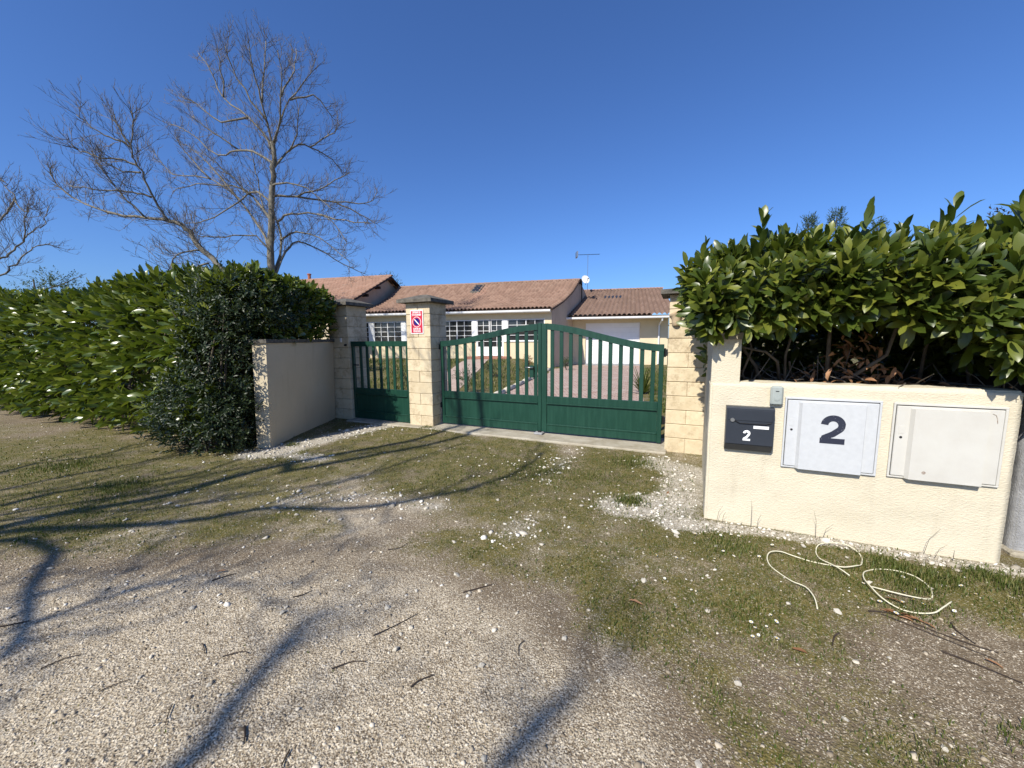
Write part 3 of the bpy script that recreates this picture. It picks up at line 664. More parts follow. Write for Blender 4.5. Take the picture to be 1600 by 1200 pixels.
def window(parent, x0, x1, z0, z1, cols, rows, y=0.06, name='window', panel=None):
    """frame bars proud of the glass; every pane is an object"""
    fr = MB(); b = 0.038; mu = 0.011
    fr.box(x0, x1, y - 0.05, y + 0.03, z1 - b, z1); fr.box(x0, x1, y - 0.05, y + 0.03, z0, z0 + b)
    fr.box(x0, x0 + b, y - 0.05, y + 0.03, z0 + b, z1 - b); fr.box(x1 - b, x1, y - 0.05, y + 0.03, z0 + b, z1 - b)
    zb = z0 + b
    if panel: fr.box(x0 + b, x1 - b, y - 0.03, y + 0.02, z0 + b, panel); zb = panel
    cw_, rh = (x1 - x0 - 2 * b) / cols, (z1 - b - zb) / rows
    for c in range(1, cols):
        ww = mu * (1.9 if cols == 4 and c == 2 else 1); fr.box(x0 + b + c * cw_ - ww, x0 + b + c * cw_ + ww, y - 0.03, y + 0.015, zb, z1 - b)
    for r_ in range(1, rows):
        for c in range(cols):
            ww = lambda k: mu * (1.9 if cols == 4 and k == 2 else 1) if 0 < k < cols else 0.0
            fr.box(x0 + b + c * cw_ + ww(c), x0 + b + (c + 1) * cw_ - ww(c + 1), y - 0.03, y + 0.015, zb + r_ * rh - mu, zb + r_ * rh + mu)
    o = fr.build(name, M['white'], parent)
    key = (round(cw_, 3), round(rh, 3))
    if key not in PANE:
        PANE[key] = MB().box(-cw_ / 2, cw_ / 2, -0.003, 0.003, -rh / 2, rh / 2).mesh('pane'); PANE[key].materials.append(M['glass'])
    for c in range(cols):
        for r_ in range(rows): link('pane', PANE[key], None, o, (x0 + b + (c + .5) * cw_, y + 0.02, zb + (r_ + .5) * rh), (random.uniform(-.012, .012), 0, random.uniform(-.012, .012)))
    return o
PANE = {}

HA = R(-13.3)
hs = empty('house', (2.015, 19.5, 0), HA); tag(hs, 'long low cream house with brown tiled roof and glazed veranda front', 'house')
XL = -10.75
wall = MB()
for (a, b) in ((XL, -3.98), (-2.50, 0.0)): wall.box(a, b, 0.0, 0.22, -0.2, 1.39)
wall.box(XL, 0.0, 0.0, 0.22, 2.53, 2.93); wall.box(-0.35, 0.0, 0.001, 0.22, 1.39, 2.53)
wall.build('front_wall', M['house'], hs)
# skewed gable, following the roof's hollow profile
PROF = [(0.0, 2.95), (0.37, 3.46), (0.70, 4.10), (1.0, 4.97)]
zr = lambda v: float(np.interp(v, [p[0] for p in PROF], [p[1] for p in PROF]))
gw = MB(); v = []; GX, GY = 1.075, 4.363
tops = [(0.0, zr(0.0)), (0.37, zr(.37)), (0.70, zr(.7)), (1.0, zr(1.0)), (2.0, 2.9)]
for k in (0, 1):
    v += [(t_ * GX - 0.22 * k + (0.0015 if k == 0 else 0), t_ * GY + (0.0 if k == 0 else 0.02) + 0.001, -0.2) for t_, z in tops] + [(t_ * GX - 0.22 * k + (0.0015 if k == 0 else 0), t_ * GY + (0.0 if k == 0 else 0.02) + 0.001, z - 0.05) for t_, z in tops]
n = 5; f = []
for k in (0, 1):
    b = k * 10; f += [(b + i, b + i + 1, b + 5 + i + 1, b + 5 + i) for i in range(4)]
f += [(5 + i, 5 + i + 1, 15 + i + 1, 15 + i) for i in range(4)] + [(0, 5, 15, 10), (4, 9, 19, 14)]
gw.add(v, f).build('gable_wall', M['house_pink'], hs)
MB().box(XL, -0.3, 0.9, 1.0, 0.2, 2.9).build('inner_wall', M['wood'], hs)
W = [(-10.05, -8.31, 4, 4), (-8.07, -6.20, 4, 4), (-5.95, -4.20, 4, 4), (-2.29, -0.35, 4, 4)]
for x0, x1, c, r_ in W: window(hs, x0, x1, 1.41, 2.52, c, r_)
window(hs, XL, -10.33, 1.41, 2.52, 1, 4)
for x0, x1 in ((-3.94, -3.25), (-3.19, -2.55)): window(hs, x0, x1, 0.64, 2.53, 2, 5, name='french_door', panel=1.12)
MB().box(-3.90, -3.87, -0.03, 0.012, 1.62, 1.72).build('door_lock', M['iron'], hs)
for x0, x1 in ((-10.33, -10.05), (-8.31, -8.07), (-6.20, -5.95), (-4.20, -3.985), (-2.495, -2.29)):
    MB().box(x0 + .002, x1 - .002, -0.012, 0.16, 1.395, 2.525).build('white_post', M['white'], hs)
MB().box(-3.984, -3.942, -0.012, 0.16, 0.6, 2.525).build('white_post', M['white'], hs); MB().box(-2.548, -2.497, -0.012, 0.16, 0.6, 2.525).build('white_post', M['white'], hs)
for x0, x1 in ((XL, -4.0), (-2.48, -0.33)): MB().box(x0, x1, -0.05, 0.03, 1.375, 1.405).build('sill', M['white'], hs)
MB().box(-4.4, -2.1, -0.75, -0.002, 0.2, 0.62, 0.01).build('door_step', M['step'], hs)
def mpos(u, v): 
    xr = 0.02 + 1.09 * v; return (XL - 0.05 + u * (xr - XL + 0.05), -0.30 + v * 4.66, zr(v))
rf = tile_roof('roof', mpos, 52, 17, M['roof'], hs, 0.095, 0.06, 3)
tile_roof('rear_roof', lambda u, v: (XL + u * (1.1 + v * 1.0 - XL), 4.36 + v * 4.5, 4.95 - v * 2.1), 30, 6, M['roof'], hs, 0.03, 0.0, 4)
ridge_tiles(hs, (XL - 0.05, 4.36, 4.99), (1.12, 4.36, 4.99), 28, M['roof'])
gutter(hs, (XL, -0.36, 2.90), (-0.02, -0.36, 2.90))
MB().box(XL, -0.04, -0.30, -0.002, 2.82, 2.86).build('soffit', M['white'], hs); MB().box(XL, 0.0, -0.285, -0.25, 2.862, 3.0).build('fascia', M['wood'], hs)
vb = MB(); vv = []
for t_ in np.linspace(0, 1, 9): vv.append((0.03 + 1.09 * t_, -0.30 + 4.66 * t_, zr(t_)))
vb.tube([(x + 0.015, y, z + 0.0) for x, y, z in vv], 0.045, 6).build('verge', M['wood'], hs)
def skylight(parent, pos, u0, u1, v0, v1, lift=0.15):
    c = [Vector(pos(u, v_)) + Vector((0, 0, lift)) for u, v_ in ((u0, v0), (u1, v0), (u1, v1), (u0, v1))]
    m = MB(); ctr = sum(c, Vector()) / 4; inn = [p + (ctr - p) * 0.18 for p in c]; lo = [p - Vector((0, 0, 0.15)) for p in c]
    m.add(c + inn + lo, [(i, (i + 1) % 4, (i + 1) % 4 + 4, i + 4) for i in range(4)] + [(i, i + 8, (i + 1) % 4 + 8, (i + 1) % 4) for i in range(4)])
    o = m.build('skylight', M['cap'], parent); MB().add([p - Vector((0, 0, .004)) for p in inn], [(0, 1, 2, 3)]).build('glass', M['glass'], o)
skylight(rf, mpos, 0.465, 0.515, 0.74, 0.93)
# newer orange tiles beside the skylight: one repaired strip
def opos(u, v): x, y, z = mpos(0.50 + u * 0.055, 0.26 + v * 0.70); return (x, y, z + 0.012)
tile_roof('repaired_tiles', opos, 3, 12, M['roof_o'], rf, 0.095, 0.06, 8)

# left house with higher ridge
h2 = empty('house', (-7.7, 25.4, 0), HA); tag(h2, 'house with higher orange tiled roof behind the left hedge', 'house')
def wpos(u, v): return (-13 + u * 13.0, -5.9 + v * 5.9, 5.60 - (1 - v) * 2.70)
rf2 = tile_roof('roof', wpos, 58, 16, M['roof_o'], h2, 0.09, 0.06, 5)
tile_roof('rear_roof', lambda u, v: (-13 + u * 13.0, v * 5.9, 5.60 - v * 2.70), 40, 8, M['roof_o'], h2, 0.035, 0.0, 6)
ridge_tiles(h2, (-13, 0, 5.62), (0.02, 0, 5.62), 32, M['roof_o'])
MB().prism([(-5.5, -0.2), (5.5, -0.2), (5.5, 2.95), (0, 5.47), (-5.5, 2.95)], 0, -0.62, -0.40).build('gable_wall', M['house_pink'], h2)
MB().box(-13, -0.63, -5.5, -5.3, -0.2, 2.95).build('front_wall', M['house'], h2)
for sgn in (-1, 1):
    MB().tube([(-0.03, sgn * 5.9, 2.84), (-0.03, 0, 5.54)], 0.065, 4).build('verge_board', M['wood'], h2)
    for k in (1.3, 2.6, 3.9): MB().box(-0.40, -0.06, sgn * k - 0.07, sgn * k + 0.07, 5.36 - k * 0.4576 - 0.12, 5.36 - k * 0.4576 + 0.03).build('purlin_end', M['wood'], h2)
for u0, u1, v0, v1 in ((0.60, 0.68, 0.46, 0.66), (0.48, 0.54, 0.70, 0.84)): skylight(rf2, wpos, u0, u1, v0, v1)
MB().lathe([(0.10, 5.5), (0.10, 5.95), (0.135, 5.97), (0.135, 6.03), (0.09, 6.05)], -6.2, 0, 12).build('chimney_pot', M['terracotta'], rf2)

# garage
ga = empty('garage', (3.49, 22.5, 0), R(-11)); tag(ga, 'cream garage with white door and dark tiled roof behind the right gate leaf', 'garage')
w_ = MB().box(-0.9, 0.80, 0, 0.2, -0.2, 2.66); w_.box(3.80, 5.3, 0, 0.2, -0.2, 2.66); w_.box(0.80, 3.80, 0, 0.2, 2.38, 2.66); w_.build('front_wall', M['house'], ga)
MB().box(5.1, 5.299, 0.201, 6.5, -0.2, 2.66).build('side_wall', M['house'], ga)
d = MB().box(0.79, 3.81, 0.09, 0.13, 0.02, 2.40).build('door', M['pvc'], ga)
for i in range(9): MB().box(0.82, 3.78, 0.078, 0.092, 0.05 + i * 0.258, 0.05 + i * 0.258 + 0.246, 0.006).build('door_panel', M['pvc'], d)
MB().box(1.10, 1.16, 0.055, 0.08, 1.35, 1.50, 0.005).build('door_handle', M['iron'], d)
MB().box(0.80, 3.80, -0.9, -0.004, 0.0, 0.065, 0.01).build('apron', M['concrete'], ga)
def gpos(u, v): xl = -0.92 + v * 1.35; return (xl + u * (5.55 - xl), -0.95 + v * 4.62, 2.66 + v * 1.94)
rg_ = tile_roof('roof', gpos, 25, 15, M['roof_d'], ga, 0.11, 0.065, 7)
tile_roof('rear_roof', lambda u, v: (-0.5 + u * 6.0, 3.67 + v * 4.6, 4.6 - v * 1.94), 20, 5, M['roof_d'], ga, 0.04, 0.0, 7)
ridge_tiles(ga, (0.40, 3.67, 4.64), (5.6, 3.67, 4.64), 13, M['roof_o'])
gutter(ga, (-0.90, -1.02, 2.62), (5.5, -1.02, 2.62)); MB().box(-0.88, 5.5, -0.935, -0.90, 2.617, 2.72).build('fascia', M['wood'], ga); MB().box(-0.88, 5.45, -0.96, -0.002, 2.585, 2.615).build('soffit', M['white'], ga)
MB().tube([(4.80, -1.0, 2.58), (4.80, -0.95, 2.45), (4.80, -0.12, 2.25), (4.80, -0.06, 2.15), (4.80, -0.06, 0.05)], 0.045, 8).build('downpipe', M['white'], ga)
for k in range(5):
    c = [Vector(gpos(0.34 + k * 0.04 + a, 0.62 + b)) + Vector((0, 0, 0.125)) for a, b in ((0, 0), (0.028, 0), (0.028, 0.075), (0, 0.075))]
    MB().add(c + [p - Vector((0, 0, 0.06)) for p in c], [(0, 1, 2, 3), (4, 7, 6, 5)] + [(i, i + 4, (i + 1) % 4 + 4, (i + 1) % 4) for i in range(4)]).build('glass_tile', M['glass'], rg_)

# satellite dish and aerial at the gable peak
sx, sy = 4.25, 23.6
sd_ = empty('satellite_dish', (sx, sy, 4.2)); tag(sd_, 'white satellite dish on a pole at the house gable peak', 'satellite dish')
MB().tube([(0, 0, -0.6), (0, 0, 0.75)], 0.035, 8).build('pole', M['iron'], sd_)
v = []; f = []; ax = Vector((0.25, -0.92, 0.30)).normalized(); a_ = ax.cross(Vector((0, 0, 1))).normalized(); b_ = ax.cross(a_); rings = 6; sdn = 24
for i in range(rings + 1):
    rr = 0.25 * i / rings
    for k in range(sdn): w2 = 2 * math.pi * k / sdn; v.append(Vector((0.18, -0.12, 0.80)) + rr * (math.cos(w2) * a_ + math.sin(w2) * b_) + ax * (0.5 * rr * rr))
f = [(i * sdn + k, i * sdn + (k + 1) % sdn, (i + 1) * sdn + (k + 1) % sdn, (i + 1) * sdn + k) for i in range(rings) for k in range(sdn)]
MB().add(v, f).build('reflector', M['white'], sd_, smooth=True)
MB().tube([(0, 0, 0.72), (0.18, -0.12, 0.79)], 0.03, 6).build('bracket', M['iron'], sd_)
MB().tube([(0.18, -0.16, 0.50), (0.27, -0.52, 0.78)], 0.014, 6).box(0.24, 0.30, -0.56, -0.48, 0.75, 0.83).build('feed_arm', M['iron'], sd_)
MB().box(-0.25, 0.02, -0.1, 0.1, 0.55, 0.85, 0.02).build('junction_box', M['iron'], sd_)
ta = empty('tv_aerial', (sx + 0.38, sy + 0.2, 4.4)); tag(ta, 'thin rake television aerial on a mast above the roof ridge', 'aerial')
MB().tube([(0, 0, 0), (0, 0, 2.12)], 0.014, 6).build('mast', M['steel'], ta)
MB().tube([(-0.68, 0.1, 2.12), (0.68, -0.1, 2.10)], 0.012, 6).build('boom', M['iron'], ta)
for k in range(15): x = -0.45 + k * 0.077; MB().tube([(x, -0.12 - 0.147 * x, 2.11), (x, 0.12 - 0.147 * x, 2.11)], 0.006, 4).build('element', M['iron'], ta)
MB().box(-0.70, -0.62, -0.16, 0.34, 1.96, 2.28).build('reflector', M['steel'], ta)

# dark red shed and bin
sh_ = empty('garden_shed', (10.2, 24.0, 0), R(-11)); tag(sh_, 'dark red boarded shed glimpsed between gate and right pillar', 'shed')
for k in range(12): MB().box(k * 0.2 + .004, k * 0.2 + 0.196, 0, 0.04, 0.9, 2.3).build('board', M['shed'], sh_)
MB().box(0, 2.4, 0.02, 0.06, 0.35, 0.90).build('plinth', M['white'], sh_); MB().box(0, 2.4, 0.05, 2.0, 0.0, 2.28).build('body', M['wood'], sh_); MB().box(-0.15, 2.55, -0.2, 2.2, 2.30, 2.36).build('roof', M['cap'], sh_)
bn = empty('wheelie_bin', (3.38, 5.55, 0.0), R(-30)); tag(bn, 'dark wheelie bin with yellow lid behind the wing wall', 'bin')
MB().add([(x * s_, y * s_, z) for z, s_ in ((0.08, 0.8), (1.0, 1.0)) for x, y in ((-.26, -.28), (.26, -.28), (.26, .28), (-.26, .28))], [(3, 2, 1, 0), (4, 5, 6, 7), (0, 1, 5, 4), (1, 2, 6, 5), (2, 3, 7, 6), (3, 0, 4, 7)]).build('body', M['bin'], bn)
MB().prism([(-0.31, 1.003), (0.31, 1.003), (0.31, 1.04), (0.1, 1.085), (-0.2, 1.08), (-0.31, 1.04)], 0, -0.29, 0.29).build('lid', M['yellow'], bn)
for s_ in (-1, 1): MB().tube([(s_ * 0.2, 0.25, 0.1), (s_ * 0.25, 0.25, 0.1)], 0.1, 16).build('wheel', M['iron'], bn)

# ------------------------------------------------------------------ leaves
LV = np.array([(0, 0, 0), (.20, -.115, .03), (.20, 0, 0), (.20, .115, .03), (.56, -.18, .05), (.56, 0, 0.01), (.56, .18, .05), (.84, -.125, .0), (.84, 0, -.035), (.84, .125, .0), (1, 0, -.09)], np.float32)
LF = np.array([(0, 1, 2), (0, 2, 3), (1, 4, 5), (1, 5, 2), (2, 5, 6), (2, 6, 3), (4, 7, 8), (4, 8, 5), (5, 8, 9), (5, 9, 6), (7, 10, 8), (8, 10, 9)], np.int32)
def frames(D, U):
    """rotation matrices with x along D and z near U"""
    D = D / np.linalg.norm(D, axis=1, keepdims=True); Yv = np.cross(U, D); l = np.linalg.norm(Yv, axis=1, keepdims=True); Yv = np.where(l < 1e-4, np.array([0, 1, 0.0]), Yv / np.maximum(l, 1e-6)); Zv = np.cross(D, Yv)
    return np.stack([D, Yv, Zv], 2)
def leaf_arrays(P, Rm, L, tmpl=LV):
    V = np.einsum('nij,kj->nki', Rm, tmpl) * L[:, None, None] + P[:, None, :]
    F = LF[None] + (np.arange(len(P)) * len(tmpl))[:, None, None]
    return V.reshape(-1, 3), F.reshape(-1, 3)
def shoots(P, D, n_leaf, length, leaf, rg, tilt=(35, 65), jitter=0.25):
    """leaves set spirally on short shoots at P pointing along D -> leaf positions, frames, lengths"""
    m = len(P); D = D / np.linalg.norm(D, axis=1, keepdims=True)
    ref = np.where(np.abs(D[:, 2:3]) > 0.9, np.array([1.0, 0, 0]), np.array([0, 0, 1.0])); A = np.cross(D, ref); A /= np.linalg.norm(A, axis=1, keepdims=True); B = np.cross(D, A)
    ps, ds, us, ls = [], [], [], []
    ph0 = rg.random(m) * 6.28
    for k in range(n_leaf):
        t = k / max(n_leaf - 1, 1); ph = ph0 + k * 2.4 + rg.normal(0, 0.25, m); rad = np.cos(ph)[:, None] * A + np.sin(ph)[:, None] * B
        tl = np.radians(tilt[1] + (tilt[0] - tilt[1]) * t) + rg.normal(0, jitter, m)
        d = np.cos(tl)[:, None] * D + np.sin(tl)[:, None] * rad; d[:, 2] -= 0.12 * (1 - t)
        u = np.sin(tl)[:, None] * D - np.cos(tl)[:, None] * rad; u[:, 2] += 0.35
        ps.append(P + D * (t * length) + rad * 0.004); ds.append(d); us.append(u + rg.normal(0, 0.2, (m, 3))); ls.append(leaf * (0.72 + 0.5 * rg.random(m)) * (1.0 - 0.25 * t))
    return np.concatenate(ps), frames(np.concatenate(ds), np.concatenate(us)), np.concatenate(ls)
leaf_me = bpy.data.meshes.new('leaf'); leaf_me.from_pydata([tuple(map(float, p)) for p in LV], [], [tuple(map(int, q)) for q in LF]); leaf_me.polygons.foreach_set('use_smooth', np.ones(len(LF), bool))
def leafy(parent, P, Rm, L, mat, single=300, seed=0, score=None, clip=None):
    """single = how many of the leaves that show largest become objects of their own"""
    if clip is not None: P, Rm, L = P[clip], Rm[clip], L[clip]
    if single:
        d = np.linalg.norm(P - np.array([0, 0, 1.5]), axis=1); sc = L / d
        if score is not None: sc = sc * score(P, Rm)
        idx = np.argsort(-sc)[:single]; me = leaf_me.copy(); me.materials.clear(); me.materials.append(mat)
        for i in idx:
            o = bpy.data.objects.new('leaf', me); COL.objects.link(o); o.parent = parent
            mt = Matrix(Rm[i].tolist()).to_4x4(); mt = Matrix.Translation(Vector(P[i].tolist())) @ mt @ Matrix.Scale(float(L[i]), 4); o.matrix_basis = mt
        keep = np.ones(len(P), bool); keep[idx] = False; P, Rm, L = P[keep], Rm[keep], L[keep]
    V, F = leaf_arrays(P, Rm, L); o = np_mesh('foliage', V, F, mat, parent, True); tag(o, kind='stuff'); return o

# ---- left laurel hedge (site frame: s along the boundary, o inwards)
rg = np.random.default_rng(21)
def s2w(S, O, Z): return np.stack([PB[0] + S * E[0] + O * N[0], PB[1] + S * E[1] + O * N[1], Z], 1)
def dirs(ds, do, dz): return np.stack([ds * E[0] + do * N[0], ds * E[1] + do * N[1], dz], 1)
lh = empty('laurel_hedge', site(-9, 0.5) + (0,)); lh.location = (0, 0, 0); tag(lh, 'long glossy laurel hedge along the left boundary', 'hedge')
def htop(s): return 2.38 + 0.10 * np.sin(s * 1.3) + 0.12 * sstep(-9, -6.5, s) + 0.05 * np.sin(s * 4.1)
def hface(s, z): return -0.42 + 0.16 * (z / 2.4 - 0.35) ** 2 * 4 * 0.8 + 0.14 * (fbm(s, z, 0.9, 71, 3) - 0.5) * 2 + 0.35 * sstep(1.9, 2.5, z)
nf = 860; S = rg.uniform(-15.8, -5.75, nf); Z = 0.22 + (htop(S) - 0.25) * rg.random(nf) ** 0.92
O = hface(S, Z) + rg.gamma(1.2, 0.09, nf)
P_ = s2w(S, O, Z); D_ = dirs(rg.normal(-0.75, 0.35, nf), -1.0 + 0 * S, -0.12 + 0.75 * sstep(1.0, 2.2, Z) + rg.normal(0, 0.25, nf))
LA = [shoots(P_, D_, 8, 0.22, 0.245, rg, (14, 52))]
nt = 620; S = rg.uniform(-15.8, -5.6, nt); O = rg.uniform(-0.25, 1.35, nt); Z = htop(S) - 0.25 + rg.random(nt) * 0.16 - 0.12 * ((O - .5) / 0.8) ** 2
LA.append(shoots(s2w(S, O, Z), dirs(rg.normal(0, .25, nt), rg.normal(-.15, .3, nt), np.ones(nt)), 8, 0.22, 0.215, rg, (12, 46)))
# part of the hedge that stands behind the wing wall
nw = 560; x = rg.uniform(-4.7, -3.42, nw); y = rg.uniform(5.6, 7.75, nw); Z = 2.24 + 0.12 * np.sin(x * 5 + y * 3) - rg.random(nw) * 0.2; LA.append(shoots(np.stack([x, y, Z], 1), np.stack([rg.normal(0.15, .3, nw), rg.normal(-.1, .3, nw), np.ones(nw)], 1), 8, 0.19, 0.155, rg, (14, 50)))
nw = 430; y = rg.uniform(5.5, 7.9, nw); Z = 1.5 + rg.random(nw) * 0.9; x = -3.42 + 0.10 * np.sin(Z * 3 + y) - rg.gamma(1.2, .06, nw) - 0.10 * sstep(2.0, 2.4, Z); LA.append(shoots(np.stack([x, y, Z], 1), np.stack([np.ones(nw), rg.normal(-.3, .4, nw), 0.35 + rg.normal(0, .3, nw)], 1), 8, 0.16, 0.145, rg, (22, 60)))
# interior mass
ni = 6000; S = rg.uniform(-15.8, -5.6, ni); O = rg.uniform(0.12, 1.4, ni); Z = rg.uniform(0.15, 2.35, ni); Dn = rg.normal(0, 1, (ni, 3)); LA.append((s2w(S, O, Z), frames(Dn, rg.normal(0, 1, (ni, 3)) + np.array([0, 0, 1.0])), 0.155 * (0.8 + 0.4 * rg.random(ni))))
ni = 1800; S = rg.uniform(-7.6, -5.7, ni); O = rg.uniform(0.02, 1.1, ni); Z = rg.uniform(0.3, 2.3, ni); LA.append((s2w(S, O, Z), frames(rg.normal(0, 1, (ni, 3)), rg.normal(0, 1, (ni, 3)) + np.array([0, 0, 1.0])), 0.155 * (0.8 + 0.4 * rg.random(ni))))
ni = 2600; x = rg.uniform(-4.7, -3.55, ni); y = rg.uniform(5.5, 7.8, ni); Z = rg.uniform(0.3, 2.35, ni); LA.append((np.stack([x, y, Z], 1), frames(rg.normal(0, 1, (ni, 3)), rg.normal(0, 1, (ni, 3)) + np.array([0, 0, 1.0])), 0.155 * (0.8 + 0.4 * rg.random(ni))))
P_ = np.concatenate([a[0] for a in LA]); Rm = np.concatenate([a[1] for a in LA]); L_ = np.concatenate([a[2] for a in LA])
inwall = ((P_[:, 0] > -3.88) & (P_[:, 2] < 1.55) & (P_[:, 1] < 8.0)) | (P_[:, 0] > -3.24) | (P_[:, 2] > 2.72 - 0.70 * np.maximum(P_[:, 0] + 3.9, 0) + (P_[:, 0] < -3.9) * 1.0) | ((P_[:, 0] > -3.58) & (P_[:, 1] > 7.22))
facing = lambda P, Rm: np.where((np.abs(Rm[:, 2, 2]) < 2) & (P[:, 1] < 8), 1.0, 0.3) * np.where((P[:, 0] < -1.25 * P[:, 1]), 0.2, 1.0) * np.where(((P[:, 0] - PB[0]) * N[0] + (P[:, 1] - PB[1]) * N[1]) < -0.15, 1.0, 0.35)
leafy(lh, P_, Rm, L_, M['laurel'], 300, 1, facing, ~inwall)
for i in range(16):
    s0 = -15.2 + i * 0.6 + random.uniform(-.15, .15); o0 = random.uniform(0.2, 0.8); m = MB()
    for k in range(4):
        a = site(s0, o0); b = site(s0 + random.uniform(-.4, .4), o0 + random.uniform(-.6, .4)); c = site(s0 + random.uniform(-.5, .5), o0 + random.uniform(-.7, .5))
        m.tube([(a[0], a[1], -0.05), (b[0], b[1], 0.8), (c[0], c[1], 1.9)], [0.035, 0.022, 0.008], 5)
    m.build('stem', M['stem'], lh)

# ---- dark small leaved shrub before the wing wall
ds_ = empty('dark_shrub', (-4.15, 5.25, 0)); tag(ds_, 'dense dark small-leaved shrub in front of the wing wall end', 'shrub')
EL = [((-4.22, 5.20, 0.62), (0.62, 0.42, 0.66)), ((-3.98, 5.32, 1.25), (0.44, 0.42, 0.75)), ((-3.95, 5.55, 1.95), (0.60, 0.55, 0.55)), ((-3.62, 5.85, 2.0), (0.38, 0.75, 0.42)), ((-4.55, 5.35, 0.40), (0.45, 0.38, 0.42)), ((-3.85, 5.15, 0.45), (0.30, 0.30, 0.45))]
LS = []
for (c, r_) in EL:
    ns = int(620 * (r_[0] * r_[2] + r_[1] * r_[2] + r_[0] * r_[1])); u = rg.normal(0, 1, (ns, 3)); u /= np.linalg.norm(u, axis=1, keepdims=True)
    rr = 1.0 - rg.gamma(1.3, 0.10, ns)[:, None] + 0.10 * rg.normal(0, 1, (ns, 1)) + 0.22 * (fbm(u[:, 0] * 2 + 5, u[:, 2] * 2 + u[:, 1], 1.6, 88, 3) - 0.5)[:, None]; P_ = np.array(c) + u * np.array(r_) * rr
    LS.append(shoots(P_, u * np.array([1, 1, .8]) + np.array([0, -0.1, 0.45]) + rg.normal(0, .35, (ns, 3)), 8, 0.11, 0.062, rg, (25, 70)))
P_ = np.concatenate([a[0] for a in LS]) - np.array([-4.15, 5.25, 0]); Rm = np.concatenate([a[1] for a in LS]); L_ = np.concatenate([a[2] for a in LS])
Pw = P_ + np.array([-4.15, 5.25, 0]); bad = ((Pw[:, 0] > -3.66) & (Pw[:, 2] < 1.52) & (Pw[:, 1] > 5.24)) | (Pw[:, 2] < 0.02)
leafy(ds_, P_, Rm, L_, M['shrub'], 0, 2, None, ~bad)
m = MB()
for k in range(9): m.tube([(random.uniform(-.12, .12), random.uniform(-.1, .1), -0.05), (random.uniform(-.3, .2), random.uniform(-.2, .15), 0.8), (random.uniform(-.4, .4), random.uniform(-.2, .3), 1.9)], [0.03, 0.02, 0.006], 5)
m.build('stems', M['stem'], ds_)

# ---- right laurel hedge over the meter wall, hollow underneath
rh = empty('laurel_hedge', (0, 0, 0)); tag(rh, 'big-leaved laurel hedge overhanging the meter wall, bare stems and dead leaves below', 'hedge')
def rtop(s): return np.interp(s, [-0.6, -0.1, 0.35, 0.8, 1.2, 1.7, 2.2, 3.0], [1.84, 1.94, 2.07, 2.05, 2.03, 2.03, 2.05, 2.1])
def rbot(s): return np.interp(s, [-0.5, 0.1, 0.28, 0.5, 1.15, 1.45, 1.7, 3.0], [1.50, 1.56, 1.58, 1.62, 1.63, 1.48, 1.26, 1.16])
LA = []; rg = np.random.default_rng(33)
n = 420; S = rg.uniform(-0.12, 2.9, n); t = rg.random(n); Z = rbot(S) + (rtop(S) - rbot(S)) * t; O = -0.02 - 0.10 * np.sin(np.pi * t) + 0.28 * sstep(.7, 1.0, t) + rg.gamma(1.1, 0.08, n)
LA.append(shoots(s2w(S, O, Z), dirs(rg.normal(-0.05, .5, n), -1.0 + 0 * S, 0.10 + 0.9 * t + rg.normal(0, .3, n)), 8, 0.15, 0.172, rg, (22, 66)))
n = 480; S = rg.uniform(-0.2, 2.9, n); O = rg.uniform(0.1, 1.8, n); Z = rtop(S) - 0.05 + rg.random(n) * 0.07
LA.append(shoots(s2w(S, O, Z), dirs(rg.normal(0, .22, n), rg.normal(-.12, .25, n), np.ones(n)), 8, 0.16, 0.172, rg, (14, 54)))
# along the right wing wall back to the pillar
n = 330; t = rg.random(n); a = rg.random(n); cx = 1.70 + 0.82 * t; cy = 3.15 + 1.65 * t; Z = 1.55 + 0.1 * (1 - t) + 0.46 * a
off = 0.02 + 0.16 * np.sin(np.pi * np.clip(a, 0, 1)) - rg.gamma(1.1, .06, n)
LA.append(shoots(np.stack([cx - 0.9 * off, cy + 0.4 * off, Z], 1), np.stack([-0.9 + rg.normal(0, .3, n), -0.25 + rg.normal(0, .4, n), 0.15 + 0.8 * a + rg.normal(0, .25, n)], 1), 8, 0.14, 0.145, rg, (22, 66)))
n = 220; t = rg.random(n); cx = 1.72 + 0.8 * t + rg.uniform(0, .7, n); cy = 3.2 + 1.6 * t; Z = 1.94 + 0.14 * rg.random(n); LA.append(shoots(np.stack([cx, cy, Z], 1), np.stack([rg.normal(-.2, .3, n), rg.normal(-.1, .25, n), np.ones(n)], 1), 8, 0.16, 0.15, rg, (14, 54)))
# rear curtain, closes the view through
n = 900; S = rg.uniform(0.1, 3.6, n); Z = rg.uniform(1.0, 2.15, n); O = 1.75 + rg.normal(0, .14, n); LA.append(shoots(s2w(S, O, Z), dirs(rg.normal(0, .5, n), -0.7 + 0 * S, .3 + rg.normal(0, .4, n)), 7, 0.13, 0.16, rg, (25, 72)))
ni = 4200; S = rg.uniform(-0.05, 3.0, ni); O = rg.uniform(0.15, 1.8, ni); Z = rbot(S) + 0.05 + (rtop(S) - rbot(S) - 0.06) * rg.random(ni); LA.append((s2w(S, O, Z), frames(rg.normal(0, 1, (ni, 3)), rg.normal(0, .6, (ni, 3)) + np.array([0, 0, 1.0])), 0.155 * (0.8 + 0.4 * rg.random(ni))))
# a few tall tips standing above the top
tp = np.array([site(0.30, 0.15) + (2.24,), site(1.72, 0.2) + (2.18,), site(1.66, 0.05) + (2.12,), site(-0.1, 0.25) + (2.06,), site(1.45, .3) + (2.2,), site(0.95, 0.2) + (2.18,)]); LA.append(shoots(tp, np.tile([[0.05, -0.05, 1.0]], (len(tp), 1)), 8, 0.17, 0.165, rg, (14, 50)))
